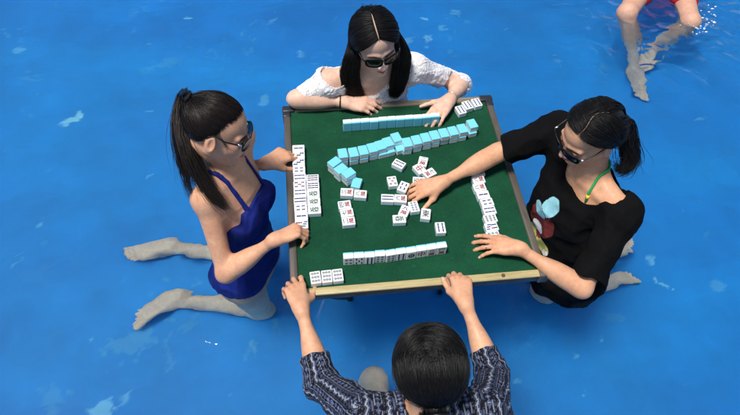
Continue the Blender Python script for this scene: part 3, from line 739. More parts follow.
def strands(G, kids, sp0, sp1, r, n=18, wig=.0015, clump=.6, seed=0, frizz=0, endvar=.25, startvar=.07):
    """each guide gets a lock of thin hairs round it; returns vertices, quads"""
    rg = np.random.default_rng(seed); m = len(G)*kids
    K = np.repeat(resample(G, n*2), kids, 0); out = np.empty((m, n, 3)); a_ = startvar*rg.random(m); b_ = 1-endvar*rg.random(m); ar = np.arange(m)
    for j in range(n):
        x = (a_+(b_-a_)*j/(n-1))*(2*n-1); i0 = np.clip(np.floor(x).astype(int), 0, 2*n-2); f = (x-i0)[:, None]; out[:, j] = K[ar, i0]*(1-f)+K[ar, i0+1]*f
    t = np.linspace(0, 1, n)[None, :, None]; off = rg.normal(size=(m, 1, 3)); prof = sp0+(sp1-sp0)*t
    out += off*prof*(1-clump*t*.6); ph = rg.uniform(0, 6.28, (m, 1, 3)); fr = rg.uniform(3, 9, (m, 1, 3)); out += wig*np.sin(t*fr+ph)*t
    if frizz: fz = (rg.random(m) < .06)[:, None, None]; out += fz*frizz*rg.normal(size=(m, 1, 3))*t
    tan = np.gradient(out, axis=1); tan /= np.maximum(np.linalg.norm(tan, axis=2, keepdims=True), 1e-9)
    ref = rg.normal(size=(m, 1, 3)); a = np.cross(tan, np.broadcast_to(ref, tan.shape)); a /= np.maximum(np.linalg.norm(a, axis=2, keepdims=True), 1e-9); b = np.cross(tan, a)
    rr = r*rg.uniform(.7, 1.3, (m, 1, 1))*np.clip(1.15-t**4*.95, .15, 1)*np.clip(.35+t*6, 0, 1)
    ring = np.stack([out+rr*(a*math.cos(q)+b*math.sin(q)) for q in (0, 2*PI/3, 4*PI/3)], 2)
    V = ring.reshape(-1, 3); base = (np.arange(m)[:, None]*n+np.arange(n-1)[None])*3; Q = []
    for k in range(3): k2 = (k+1) % 3; Q.append(np.stack([base+k, base+k2, base+3+k2, base+3+k], -1).reshape(-1, 4))
    return V, np.concatenate(Q)
def merge(*parts):
    V, Q, o = [], [], 0
    for v, q in parts: V.append(v); Q.append(q+o); o += len(v)
    return np.concatenate(V), np.concatenate(Q)
def cap_surface(H, grow=.003, part=None, extra=()):
    F = Field(H.c-.16, H.c+.16, .003); A = H.A
    F.add(ell(H.w((0, -.012, .035)), (np.array((.0735, .093, .079))+grow)*H.k, A), .01); F.add(ell(H.w((0, -.02, -.01)), (np.array((.064, .07, .07))+grow)*H.k, A), .02)
    for pr in extra: F.add(pr, .01)
    def fn(X, Y, Z):
        x, y, z = X-H.c[0], Y-H.c[1], Z-H.c[2]; q = [(x*A[i, 0]+y*A[i, 1]+z*A[i, 2])/H.k for i in range(3)]
        lim = hair_line(q[1])+.013+.012*np.clip(-q[1]*60, 0, 1); return (lim-q[2])/1.5
    F.cut(fn)
    if part is not None: F.add(part, .004, True)
    F.disp(wrinkle(7, .0009, 300)); return F.surface()
def tail(guide, radii, nl, seed, n=16, flat=(1, 1, 1)):
    """a lock of many guides following one line with a thickness along it"""
    rg = np.random.default_rng(seed); g = np.asarray(guide, float); rr = np.asarray(radii, float)
    s = np.concatenate([[0], np.cumsum(np.linalg.norm(np.diff(g, axis=0), axis=1))]); t = np.linspace(0, s[-1], n)
    # smooth the polyline
    L_ = np.stack([np.interp(t, s, g[:, k]) for k in range(3)], 1); R_ = np.interp(t, s, rr)
    for _ in range(2): L_[1:-1] = (L_[:-2]+2*L_[1:-1]+L_[2:])/4
    o = rg.normal(size=(nl, 1, 3)); o /= np.linalg.norm(o, axis=2, keepdims=True); o *= rg.random((nl, 1, 1))**.4; ph = rg.uniform(0, 6.28, (nl, 1, 3))
    tt = np.linspace(0, 1, n)[None, :, None]
    return L_[None]+o*R_[None, :, None]*np.array(flat)+.25*R_[None, :, None]*np.sin(tt*5+ph)*tt

# ------------------------------------------------------------------ things worn
M_black = mat('glossy_black', (.006, .006, .007), .35, spec=.35)
M_lens = mat('dark_lens', (.004, .004, .005), .12, spec=.2)
M_metal = mat('polished_metal', (.7, .7, .7), .2, 1)
def sunglasses(H, label, w=.032, h=.0235, y=.1015, z=.011, metal=False, ex=3.2, hinge=False):
    root = empty('sunglasses', H.w((0, y, z)), label, 'sunglasses'); inv = root.location
    def bend(x, z_): return H.w((x, y-(x*x)*4.0, z+z_))
    fb = bmesh.new()
    for sx in (-1, 1):
        n = 28; pts = []
        for i in range(n):
            a = 2*PI*i/n; ca, sa = math.cos(a), math.sin(a); r = (abs(ca)**ex+abs(sa)**ex)**(-1/ex)
            pts.append((sx*.0335+w*r*ca*(1+.06*sa), h*r*sa+(.002*sx*ca)))
        lb = bmesh.new(); rows = []
        for k, dy in ((0, 0), (1, -.0018)):
            rows.append([[lb.verts.new(Vector(bend(sx*.0335+(x-sx*.0335)*q, zz*q)+H.A[1]*(dy+.0012*(1-q*q)))-inv) for x, zz in pts] for q in (.33, .66, 1.0)]+[lb.verts.new(Vector(bend(sx*.0335, 0)+H.A[1]*(dy+.0012))-inv)])
        for k in (0, 1):
            r1, r2, r3, cv = rows[k]
            for i in range(n):
                j = (i+1) % n; lb.faces.new((r1[i], r1[j], cv)); lb.faces.new((r2[i], r2[j], r1[j], r1[i])); lb.faces.new((r3[i], r3[j], r2[j], r2[i]))
        for i in range(n): j = (i+1) % n; lb.faces.new((rows[0][2][i], rows[0][2][j], rows[1][2][j], rows[1][2][i]))
        bmesh.ops.recalc_face_normals(lb, faces=lb.faces); o = link('lens', bm_mesh('lens', lb, M_lens, True), root, (0, 0, 0))
        rim = [Vector(bend(x, zz))-inv for x, zz in pts]; add_tube(fb, rim+[rim[0], rim[1]], .0016 if not metal else .0012, 8, cap=False)
        tbm = bmesh.new(); e0 = (sx*(.0335+w+.001), .010)
        tp = [bend(*e0), H.w((sx*.0725, y-.036, z+.010)), H.w((sx*.0765, .03, z+.010)), H.w((sx*.0780, -.006, z+.022)), H.w((sx*.0775, -.026, z+.004))]
        tp = [Vector(q)-inv for q in tp]; add_tube(tbm, tp, [.0030, .0026, .0022, .0021, .0018] if not metal else [.0022, .0014, .0013, .0016, .0016], 8)
        if hinge:
            hb = bmesh.new(); add_box(hb, Vector(H.w((sx*.0705, y-.027, z+.010)))-inv, (.006, .012, .006), .001, 1, Matrix(H.A.T.tolist())); link('hinge', bm_mesh('hinge', hb, M_metal, True), root, (0, 0, 0))
        link('temple', bm_mesh('temple', tbm, M_metal if metal else M_black, True), root, (0, 0, 0))
    add_tube(fb, [Vector(bend(x, .008-.004*abs(x)/.008))-inv for x in (-.008, -.004, 0, .004, .008)], .0022, 8)
    link('frame', bm_mesh('frame', fb, M_metal if metal else M_black, True), root, (0, 0, 0)); return root
HAIRC = (.0045, .0040, .0040)
M_hair = hair_mat('black_hair', HAIRC); M_hair2 = hair_mat('brown_black_hair', (.010, .0065, .005), .38)
def torus_pts(c, ax, r, n=24, r2=None):
    ax = unit(ax); a = unit(np.cross(ax, (0.3, .2, 1))); b = np.cross(ax, a); r2 = r2 or r
    return [c+a*math.cos(2*PI*i/n)*r+b*math.sin(2*PI*i/n)*r2 for i in range(n+1)]
def band(name, c, ax, r, rt, m_, parent, r2=None):
    bb = bmesh.new(); base = np.array(parent.location); add_tube(bb, [Vector(p-base) for p in torus_pts(sph(c), ax, r, r2=r2)], rt, 8, cap=False); return link(name, bm_mesh(name, bb, m_, True), parent, (0, 0, 0))
def bbox(pts, m): pts = np.array(pts); return pts.min(0)-m, pts.max(0)+m
# ------------------------------------------------------------------ left player
def woman_left():
    tone = (.68, .385, .235)
    shN, elN, wrN = at(206, 199, .43), at(226, 273, .20), at(276, 239, .338)
    shF, elF, wrF = np.array([-.565, .165, .42]), np.array([-.645, .20, .19]), at(267, 163, .335)
    pel, nk = np.array([-.585, -.085, -.10]), np.array([-.618, .010, .462])
    H = Head((-.606, .007, .618), (.93, -.17, -.34), (.36, .20, .9)); T = Trunk(pel, nk, shN, shF, (1, 0, .1))
    kn = [np.array([-.58, -.13, FLOOR+.055]), np.array([-.60, .10, FLOOR+.055])]
    an = [under(174, 299, FLOOR+.05), under(168, 247, FLOOR+.06)]; toe = [under(134, 321, FLOOR+.04), under(128, 257, FLOOR+.05)]
    lo, hi = bbox([pel, nk, shN, shF, elN, wrN, wrF, *kn, *an, *toe, H.c], .10); hi[2] = H.c[2]+.14; hi[0] = -.335
    F = Field(lo, hi); nails = []
    trunk_prims(F, T, bust=.034); neck_prims(F, H, nk); head_prims(F, H)
    hipR, hipL = T.w(.085, 0, .02), T.w(-.085, 0, .02)
    for hp, k_, a_, t_, sd in ((hipR, kn[0], an[0], toe[0], -1), (hipL, kn[1], an[1], toe[1], 1)):
        leg_prims(F, hp, k_, a_); foot(F, a_, t_-a_, (-.1, -.45 if sd < 0 else -.2, 1), sd)
    arm_prims(F, shN, elN, wrN); arm_prims(F, shF, elF, wrF)
    # near hand pinches the near end of the column, far hand holds the far end
    hand(F, wrN, at(299, 229, .338)-wrN, (-.10, .35, 1), True, [(42, 38, 20), (48, 45, 25), (52, 50, 28), (55, 50, 30)], .4, (28, 30, 12), nails)
    hand(F, wrF, at(292, 150, .335)-wrF, (-.15, -.25, 1), False, [(35, 30, 20), (42, 40, 22), (48, 44, 25), (50, 48, 28)], .5, (35, 28, 15), nails)
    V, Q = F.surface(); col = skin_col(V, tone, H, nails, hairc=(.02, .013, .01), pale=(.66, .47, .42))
    base = np.array([pel[0], pel[1], FLOOR])
    o = obj_np('person', V, Q, skin_mat('skin', tone), None, col, base=base)
    tag(o, 'kneeling woman in a royal blue swimsuit with a long dark ponytail, at the left rail', 'woman', 'women playing at the table')
    # swimsuit
    G = Field(*bbox([pel, nk, shN, shF], .17)); trunk_prims(G, T, .0060, .036)
    for hp, k_ in ((hipR, kn[0]), (hipL, kn[1])): leg_prims(G, hp, hp+(k_-hp)*.45, k_, .006)
    def cut(X, Y, Z):
        a, b, t = T.lg(X, Y, Z); top = .765+.55*np.abs(np.abs(a)-.055)*0+np.where(b > 0, 0, b*1.3)+np.clip(np.abs(a)-.09, 0, 1)*-2.2
        strap = np.minimum(np.abs(a-.068), np.abs(a+.068))-.0065; body = (t-top)*T.L; return np.minimum(body, np.maximum(strap, (t-1.2)*T.L)).astype(np.float32)
    G.disp(wrinkle(3, .0028, 75, stretch=T.s)); G.cut(lambda X, Y, Z: np.maximum(cut(X, Y, Z), (.06-T.lg(X, Y, Z)[2])*T.L+.006*np.sin(40*T.lg(X, Y, Z)[0]))); V2, Q2 = G.surface()
    mm = cloth_mat('blue_swimsuit', (.006, .016, .175), .7, b=.4); P(mm).inputs['Specular IOR Level'].default_value = .25
    obj_np('swimsuit', V2, Q2, mm, o)
    # hair
    rg = np.random.default_rng(11); a2 = rg.normal(size=(300, 3)); a2[:, 2] = np.abs(a2[:, 2])*.9+.2; a2[:, 1] -= .2; a2 = a2[above_line(a2)]; a = np.concatenate([line_roots(1100, rg), line_roots(520, rg, -.095, -.012), a2])
    tie = np.array([.0, -.93, .52]); b = tie+rg.normal(size=(len(a), 3))*.06
    G1 = skull_path(H, a, b, rg.uniform(.003, .0055, len(a)), 12); V3, Q3 = strands(G1, 8, .0022, .002, .00075, 14, .0015, .3, 1, .006, 0)
    tp = H.w((0, -.112, .086)); W_ = lambda l: [at(u, v, z) for u, v, z in l]
    g1 = [tp]+W_([(185, 92, .655), (181, 108, .64), (182, 132, .60), (190, 156, .56), (201, 178, .51), (213, 197, .475), (228, 209, .45)])
    t1 = tail(g1, [.010, .017, .020, .022, .022, .020, .017, .009], 260, 2, 20); V4, Q4 = strands(t1, 9, .002, .0035, .0008, 20, .006, .5, 3, .02, .4)
    g2 = [tp]+W_([(183, 92, .65), (176, 115, .63), (178, 145, .57), (186, 175, .50), (192, 200, .45)]); t2 = tail(g2, [.008, .012, .014, .014, .012, .005], 70, 4, 20); V5, Q5 = strands(t2, 7, .002, .004, .0008, 20, .006, .5, 5, .02, .4)
    # loose hairs round the face
    a = line_roots(3, rg, .00, .012); G6 = fall(F, skull_path(H, a, a+np.array([0, .02, -.02]), np.full(len(a), .004), 5), 7, .008, .8, .003)
    V6, Q6 = strands(G6, 3, .001, .004, .0006, 12, .003, 0, 6, 0, .3)
    Vc, Qc = cap_surface(H, .0015, extra=[ell(H.w((0, -.106, .081)), (.012,)*3)])
    obj_np('hair', *merge((V3, Q3), (V4, Q4), (V5, Q5), (V6, Q6), (Vc, Qc)), M_hair2, o)
    band('hair_tie', tp+H.A[1]*.004, H.A[1]+H.A[2]*-.3, .0125, .0040, cloth_mat('hair_band', (.012, .012, .014)), o)
    sunglasses(H, 'dark sunglasses with silver temples worn by the woman in the blue swimsuit', w=.033, hinge=True)
    return F
woman_left()
# ------------------------------------------------------------------ far player
def woman_far():
    tone = (.74, .50, .375)
    shR, elR, wrR = at(329, 82, .385), at(297, 99, .338), at(345, 102, .330)
    shL, elL, wrL = at(414, 68, .395), at(462, 84, .25), at(449, 100, .336)
    pel, nk = np.array([-.045, .665, -.08]), np.array([-.068, .470, .430])
    H = Head((-.062, .448, .575), (.20, -.94, -.22), (-.10, -.04, 1)); T = Trunk(pel, nk, shR, shL, (0, -1, .1))
    kn = [np.array([-.17, .555, FLOOR+.055]), np.array([.08, .555, FLOOR+.055])]; an = [np.array([-.16, .93, FLOOR+.05]), np.array([.06, .93, FLOOR+.05])]
    lo, hi = bbox([pel, nk, shR, shL, elR, elL, wrL, H.c, *kn, *an], .11); hi[2] = H.c[2]+.14; lo[1] = .27; hi[1] = 1.13
    F = Field(lo, hi); nails = []
    trunk_prims(F, T, bust=.040); neck_prims(F, H, nk); head_prims(F, H); hips = [T.w(.085, 0, .02), T.w(-.085, 0, .02)]
    for hp, k_, a_, sd in zip(hips, kn, an, (-1, 1)): leg_prims(F, hp, k_, a_); foot(F, a_, (0, 1, 0), (0, .1, 1), sd)
    arm_prims(F, shR, elR, wrR); arm_prims(F, shL, elL, wrL)
    hand(F, wrR, at(382, 106.5, .326)-wrR, (.05, -.30, 1), True, [(14, 22, 15), (17, 26, 16), (20, 30, 18), (22, 34, 20)], .3, (30, 12, 15), nails)
    hand(F, wrL, at(431, 121, .322)-wrL, (.05, -.15, 1), False, [(18, 35, 20), (14, 34, 20), (14, 34, 20), (16, 30, 18)], 1.0, (48, 14, 10), nails)
    V, Q = F.surface(); base = np.array([pel[0], pel[1], FLOOR])
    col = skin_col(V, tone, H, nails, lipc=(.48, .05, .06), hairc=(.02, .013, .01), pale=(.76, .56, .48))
    o = obj_np('person', V, Q, skin_mat('skin_fair', tone), None, col, base=base)
    tag(o, 'woman in a white lace blouse with long loose black hair leaning on the far rail', 'woman', 'women playing at the table')
    # lace blouse, off one shoulder
    G = Field(*bbox([pel, nk, shR, shL, elR, elL], .13)); trunk_prims(G, T, .0105, .046, .015)
    arm_prims(G, shR, elR, wrR, .006, .007, upto=.72, upper_only=True); arm_prims(G, shL, elL, wrL, .007, .008, upper_only=True)
    G.add(cone(elL, elL+(wrL-elL)*.25, .037, .035), .02); pass
    uR, uL = elR-shR, elL-shL; wl = unit(wrL-elL); cR = unit(wrR-elR)
    def cut(X, Y, Z):
        a, b, t = T.lg(X, Y, Z); top = np.where(a > 0, .875-a*.9, .91+a*.25); top = top+np.where(b < 0, .05, -.02)
        body = (t-.86-.10*np.clip(-a*12, 0, 1))*T.L
        s1 = (X-elL[0]-wl[0]*.05)*wl[0]+(Y-elL[1]-wl[1]*.05)*wl[1]+(Z-elL[2]-wl[2]*.05)*wl[2]      # end of the left sleeve
        s2 = (X-elR[0])*cR[0]+(Y-elR[1])*cR[1]+(Z-elR[2])*cR[2]-.012
        d3 = lambda c: np.sqrt((X-c[0])**2+(Y-c[1])**2+(Z-c[2])**2)
        far = -1.0; farL = np.where(d3(elL+wl*.05) < .085, s1, -1.0)
        bare = .062-d3(shR+np.array([.030, .000, .048]))
        shoulder = np.where(a < -.09, -1.0, np.where(a > .105, bare, np.maximum(body, bare)))
        return np.maximum(np.maximum(shoulder, far), farL).astype(np.float32)
    G.cut(cut)
    r = np.random.default_rng(2); K = r.normal(size=(5, 3)); K = K/np.linalg.norm(K, axis=1, keepdims=True)
    wr = wrinkle(12, .0040, 44, stretch=(1, 0, 0))
    def lace(p): o_ = wr(p); q = p+.006*np.sin(p@K[:3].T*160); return o_-.0034*np.abs(np.sin(q@K[3]*210)*np.sin(q@K[4]*190)*np.sin(q@K[0]*170))**.5
    G.disp(lace); V2, Q2 = G.surface()
    m = cloth_mat('white_lace', (.80, .80, .80), .85, b=.5); v = coords(m)
    vo = N(m, 'ShaderNodeTexVoronoi', feature='DISTANCE_TO_EDGE'); vo.inputs['Scale'].default_value = 135; L(m, v, vo.inputs['Vector'])
    mk = ramp(m, noise(m, 28, 3, .6, v), [(.36, (0, 0, 0)), (.50, (1, 1, 1))])
    holes = ramp(m, vo.outputs['Distance'], [(.10, (.84, .84, .84)), (.30, (.52, .42, .38))])
    x = N(m, 'ShaderNodeMix', data_type='RGBA'); L(m, mk, x.inputs[0]); x.inputs[6].default_value = (.84, .84, .85, 1); L(m, holes, x.inputs[7]); L(m, x.outputs[2], P(m).inputs['Base Color'])
    obj_np('lace_blouse', V2, Q2, m, o)
    # long straight hair from a centre parting
    rg = np.random.default_rng(21); n = 620; sd = rg.choice([-1, 1], n); y = rg.uniform(-.095, .078, n)**1
    ang = rg.uniform(-.35, .66, n); yy = np.sin(ang*1.35); 
    a = np.stack([.055+.02*np.sin(yy*4)+sd*.02, yy, np.sqrt(np.clip(1-yy**2, .02, 1))], 1)
    fr = (ang+.35)/1.13
    b = np.stack([sd*.98, -.70+fr*.95+rg.normal(size=n)*.05, -.45+.08*rg.normal(size=n)], 1)
    P0 = skull_path(H, a, b, rg.uniform(.006, .011, n), 11, rad=(.077, .094, .080))
    gl = {1: [at(352, 62, .52), at(349, 74, .46), at(351, 87, .395), at(356, 96, .345), at(360, 99, .322)], -1: [at(402, 54, .52), at(402, 68, .455), at(399, 82, .40), at(396, 93, .35), at(394, 97, .328)]}
    rr = [.032, .034, .034, .029, .020]; u3 = rg.normal(size=(n, 3)); u3 /= np.linalg.norm(u3, axis=1, keepdims=True); u3 *= rg.random((n, 1))**.45; u3[:, 1] = np.abs(u3[:, 1])*.6
    tl = np.stack([np.where(sd[:, None] > 0, gl[1][i], gl[-1][i])+u3*rr[i] for i in range(5)], 1)
    cn = np.where(sd[:, None] > 0, H.w((.080, -.005, -.028)), H.w((-.080, -.005, -.028)))+u3*.026
    G2 = resample(np.concatenate([P0[:, :10], cn[:, None], tl], 1), 40)
    for _ in range(3): G2[:, 8:-1] = (G2[:, 7:-2]+2*G2[:, 8:-1]+G2[:, 9:])/4
    V3, Q3 = strands(G2, 20, .0016, .004, .0008, 28, .003, .5, 22, .006, .12, 0)
    a4 = rg.normal(size=(160, 3)); a4[:, 1] = -np.abs(a4[:, 1])-.9; a4[:, 0] *= .6; a4[:, 2] = np.abs(a4[:, 2]); b4 = a4*np.array([1, 1, .2])+np.array([0, -.3, -.8]); G4 = fall(F, skull_path(H, a4, b4, rg.uniform(.004, .01, 160), 8), 9, .013, .75, rg.uniform(.004, .012, 160)); V4, Q4 = strands(G4, 10, .003, .005, .0008, 18, .003, .5, 23, 0, .25, 0)
    Vc, Qc = cap_surface(H, .0015)
    ho = obj_np('hair', *merge((V3, Q3), (V4, Q4), (Vc, Qc)), M_hair, o)
    # pale scalp showing in the parting
    pb = bmesh.new(); ps = [H.w(np.array([0, -.012, .034])+np.array([.055+.02*math.sin(q*4), q, math.sqrt(1-q*q)])/np.linalg.norm([.055, q, math.sqrt(1-q*q)])*(1/np.sqrt(((np.array([.055, q, math.sqrt(1-q*q)])/np.linalg.norm([.055, q, math.sqrt(1-q*q)])/np.array((.077, .094, .080)))**2).sum())+.0035))-base for q in np.linspace(-.25, .80, 18)]
    add_tube(pb, ps, [.0009+.0014*math.sin(PI*i/17)+.0008*(i/17) for i in range(18)], 6); link('hair_parting', bm_mesh('hair_parting', pb, mat('scalp', (.50, .33, .25), .6), True), ho, (0, 0, 0))
    sunglasses(H, 'large black sunglasses worn by the woman in the white lace blouse', w=.031, h=.0235)
    c_ = wrR+(elR-wrR)*.10; band('bracelet', c_, elR-wrR, .0245, .0028, M_black, o)
    c_ = wrL+(elL-wrL)*.12; band('bracelet', c_, elL-wrL, .0245, .0010, M_metal, o)
woman_far()
# ------------------------------------------------------------------ right player
def woman_right():
    tone = (.67, .38, .225)
    shR, elR, wrR = at(556, 130, .475), at(499, 152, .362), at(441, 183.0, .340)
    shL, elL, wrL = at(622, 214, .440), at(582, 288, .275), at(518, 248, .336)
    pel, nk = np.array([.615, -.185, -.09]), np.array([.602, -.122, .478])
    H = Head((.552, -.112, .630), (-.87, -.26, -.40), (-.40, -.20, .9)); T = Trunk(pel, nk, shR, shL, (-1, -.3, .1))
    kn = [np.array([.58, .02, FLOOR+.055]), under(545, 290, FLOOR+.06)]; an = [under(600, 257, FLOOR+.05), under(600, 283, FLOOR+.05)]; toe = [under(622, 250, FLOOR+.05), under(640, 274, FLOOR+.04)]
    lo, hi = bbox([pel, nk, shR, shL, elR, elL, wrR, H.c, *kn, *an, *toe], .10); hi[2] = H.c[2]+.14; lo[0] = -.02
    F = Field(lo, hi); nails = []
    trunk_prims(F, T, bust=.018); neck_prims(F, H, nk); head_prims(F, H); hips = [T.w(.085, 0, .02), T.w(-.085, 0, .02)]
    for hp, k_, a_, t_, sd in zip(hips, kn, an, toe, (-1, 1)): leg_prims(F, hp, k_, a_); foot(F, a_, t_-a_, (.1, 0, 1), sd)
    arm_prims(F, shR, elR, wrR); arm_prims(F, shL, elL, wrL)
    hand(F, wrR, at(411, 191.5, .330)-wrR, (-.15, -.2, 1), True, [(30, 30, 15), (34, 36, 18), (32, 36, 18), (28, 32, 18)], .9, (40, 24, 20), nails)
    hand(F, wrL, at(470, 240.5, .318)-wrL, (-.10, .05, 1), False, [(14, 16, 8), (15, 18, 10), (16, 18, 10), (17, 20, 12)], 1.7, (34, 12, 10), nails)
    V, Q = F.surface(); base = np.array([pel[0], pel[1], FLOOR])
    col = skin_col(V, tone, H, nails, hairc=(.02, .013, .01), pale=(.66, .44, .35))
    o = obj_np('person', V, Q, skin_mat('skin_warm', tone), None, col, base=base)
    tag(o, 'woman in a loose black t-shirt with a green neck cord, reaching over the right rail', 'woman', 'women playing at the table')
    # loose t-shirt with a wide neck
    G = Field(*bbox([pel, nk, shR, shL, elR, elL], .16)); trunk_prims(G, T, .012, .046, .045)
    uR, uL = unit(elR-shR), unit(elL-shL); lR, lL = np.linalg.norm(elR-shR), np.linalg.norm(elL-shL)
    dn = np.array([0, 0, -1.])
    for sh, u, l, e in ((shR, uR, lR, .90), (shL, uL, lL, .86)):
        G.add(cone(sh, sh+u*l*e, .049, .046), .03); G.add(cone(sh+dn*.01, sh+u*l*e+dn*.022, .048, .042), .03); G.add(cone(sh, sh+u*l*(e+.1), .046, .047), .02)
        G.add(cone(T.T+(sh-T.T)*.55, sh, .042, .048), .03)
    cn = T.T+T.f*.045+T.u*.035
    def cut(X, Y, Z):
        a, b, t = T.lg(X, Y, Z); nb = .102-np.sqrt(((a+.046)/1.15)**2+((b-.012)/.92)**2+((t-1.015)*T.L)**2)
        d = nb
        for sh, u, l, e in ((shR, uR, lR, .88), (shL, uL, lL, .84)):
            q = (X-sh[0])*u[0]+(Y-sh[1])*u[1]+(Z-sh[2])*u[2]-l*e
            rr = np.sqrt((X-sh[0]-u[0]*l*e)**2+(Y-sh[1]-u[1]*l*e)**2+(Z-sh[2]-u[2]*l*e)**2); d = np.maximum(d, np.where(rr < .12, q, -1))
        return d.astype(np.float32)
    G.cut(cut); w1_, w2_ = wrinkle(31, .0075, 24), wrinkle(32, .0035, 60)
    G.disp(lambda p: w1_(p)+w2_(p)); V2, Q2 = G.surface()
    c2 = np.tile([.0045, .0045, .0050], (len(V2), 1)); ab = T.l(V2); front = ab[:, 1] > 0
    r = lambda ca, ct, ra, rt, g: np.sqrt((((ab[:, 0]-ca)*math.cos(g)+(ab[:, 2]-ct)*T.L*math.sin(g))/ra)**2+((-(ab[:, 0]-ca)*math.sin(g)+(ab[:, 2]-ct)*T.L*math.cos(g))/rt)**2)
    a0, t0 = PRINT
    wob = 1+.04*np.sin(ab[:, 0]*120)*np.cos(ab[:, 2]*60)
    for da, dt, ra, rt, g, cc in ((-.002, .02, .050, .050, 0, (.16, .030, .028)), (-.014, .13, .024, .036, .35, (.30, .62, .70)), (.012, .075, .028, .016, .3, (.30, .62, .70)), (.004, -.03, .024, .018, .3, (.75, .73, .70)), (-.018, -.115, .042, .022, .4, (.56, .50, .14)),
                                  (.022, -.10, .022, .024, 0, (.56, .50, .14)), (-.006, -.07, .012, .012, 0, (.35, .05, .08)), (-.046, -.14, .012, .009, 0, (.7, .7, .68))):
        q = r(a0+da*1.3, t0+dt*1.3, ra*1.3, rt*1.3, g)*wob*front+9*(~front); c2[q < 1.10] = (.004, .004, .004); c2[q < 1] = cc
    mm = cloth_mat('black_jersey', (1, 1, 1), .92, use_attr=True, spec=.10); obj_np('t_shirt', V2, Q2, mm, o, c2)
    if DEBUG:
        d = V2-CAM; z = d@_F; px = np.stack([370+FOC*(d@_R)/z, 207.5-FOC*(d@_U)/z], 1); k = np.linalg.norm(px-np.array([541, 216]), axis=1) < 3; kk = np.nonzero(k)[0]; best = kk[np.argmin(z[kk])]; print('PRINT', ab[best])
    # neck cord
    cb = bmesh.new(); P_ = [T.w(-.075, .060, .88), T.w(-.060, .030, .965), T.w(-.040, -.015, 1.03), T.w(0, -.050, 1.05), T.w(.045, -.01, 1.02), T.w(.065, .035, .955)]
    pts = []
    for p, q in zip(P_, P_[1:]):
        for t in np.linspace(0, 1, 7)[:-1]: pts.append(p+(q-p)*t)
    pts = np.array(pts+[P_[-1]]); 
    for _ in range(6): pts[1:-1] = (pts[:-2]+2*pts[1:-1]+pts[2:])/4
    for _ in range(8): s_ = F.sample(pts); g_ = F.grad(pts); pts = pts-g_*np.clip(s_-.004, -.02, .02)[:, None]
    add_tube(cb, [Vector(p-base) for p in pts], .0042, 8); link('neck_cord', bm_mesh('neck_cord', cb, cloth_mat('green_cord', (.02, .36, .10), .6), True), o, (0, 0, 0))
    yb = bmesh.new(); add_tube(yb, [Vector(p-base) for p in pts[1:4]], .0060, 8); link('cord_clasp', bm_mesh('cord_clasp', yb, mat('yellow_plastic', (.75, .62, .05), .4), True), o, (0, 0, 0))
    # hair drawn back to a low knot
    rg = np.random.default_rng(31); n = 620; yy = np.sin(rg.uniform(-.60, .88, n)); sd = rg.choice([-1, 1], n)
    a = np.stack([-.16+.10*np.cos(yy*5)+sd*.015, yy, np.sqrt(np.clip(1-yy**2, .03, 1))], 1)
    a1 = line_roots(260, rg); a = np.concatenate([a, a1]); sd = np.concatenate([sd, np.sign(a1[:, 0])])
    tie = np.array([-.12, -.90, -.52]); mid = np.stack([sd*.96, -.35+a[:, 1]*.3, -.02+0*sd], 1)+rg.normal(size=(len(a), 3))*.06
    b = tie+rg.normal(size=(len(a), 3))*.10
    lay = rg.uniform(.004, .007, len(a)); p1 = skull_path(H, a[:n], mid[:n], lay[:n], 8); mids = mid[:n]
    p2_ = skull_path(H, mids, b[:n], lay[:n], 8); l0 = (p2_[:, :1]-p1[:, -1:]); p2_ = p2_-l0*np.linspace(1, 0, 8)[None, :, None]
    V3, Q3 = strands(np.concatenate([p1, p2_[:, 1:]], 1), 13, .003, .0022, .0008, 20, .002, .3, 32, .008, 0)
    V4, Q4 = strands(skull_path(H, a[n:], b[n:], lay[n:], 10), 10, .003, .002, .0008, 16, .002, .3, 33, .006, 0)
    k0 = H.w((-.012, -.115, -.020)); W_ = lambda l: [at(*q) for q in l]
    t1 = tail([H.w((-.006, -.10, .0)), k0, *W_([(629, 150, .56), (632, 162, .53), (622, 172, .50), (614, 166, .505)])], [.014, .024, .024, .018, .012, .006], 150, 34, 18)
    V5, Q5 = strands(t1, 9, .003, .005, .0008, 20, .010, .3, 35, .02, .3)
    Vc, Qc = cap_surface(H, .0015, extra=[ell(H.w((-.008, -.105, -.012)), (.026, .02, .024))])
    ho = obj_np('hair', *merge((V3, Q3), (V4, Q4), (V5, Q5), (Vc, Qc)), M_hair, o)
    pb = bmesh.new(); ps = []
    for q in np.linspace(-.45, .78, 20):
        d = np.array([-.16+.10*math.cos(q*5), q, math.sqrt(1-q*q)]); d /= np.linalg.norm(d); ps.append(H.w(np.array([0, -.012, .034])+d*(1/np.sqrt(((d/np.array((.0745, .094, .081)))**2).sum())+.0062))-base)
    add_tube(pb, ps, [.0004+.0007*math.sin(PI*i/19) for i in range(20)], 6); link('hair_parting', bm_mesh('hair_parting', pb, mat('scalp_warm', (.30, .19, .14), .6), True), ho, (0, 0, 0))
    sunglasses(H, 'black sunglasses with silver hinges worn by the woman in the black t-shirt', w=.033, h=.024, hinge=True)
    Dl = unit(at(470, 240.5, .318)-wrL); Tl = np.cross(Dl, unit(np.array([-.1, .05, 1]))); sp = math.radians(-4*1.7)
    kk = wrL+(Dl*.082+Tl*-.0095)*.97; kk = kk+(Dl*math.cos(sp)+Tl*math.sin(sp))*.022-np.array([0, 0, .005]); band('ring', kk, Dl, .0092, .0015, M_metal, o)
DEBUG = False; PRINT = (.022, .575)
woman_right()
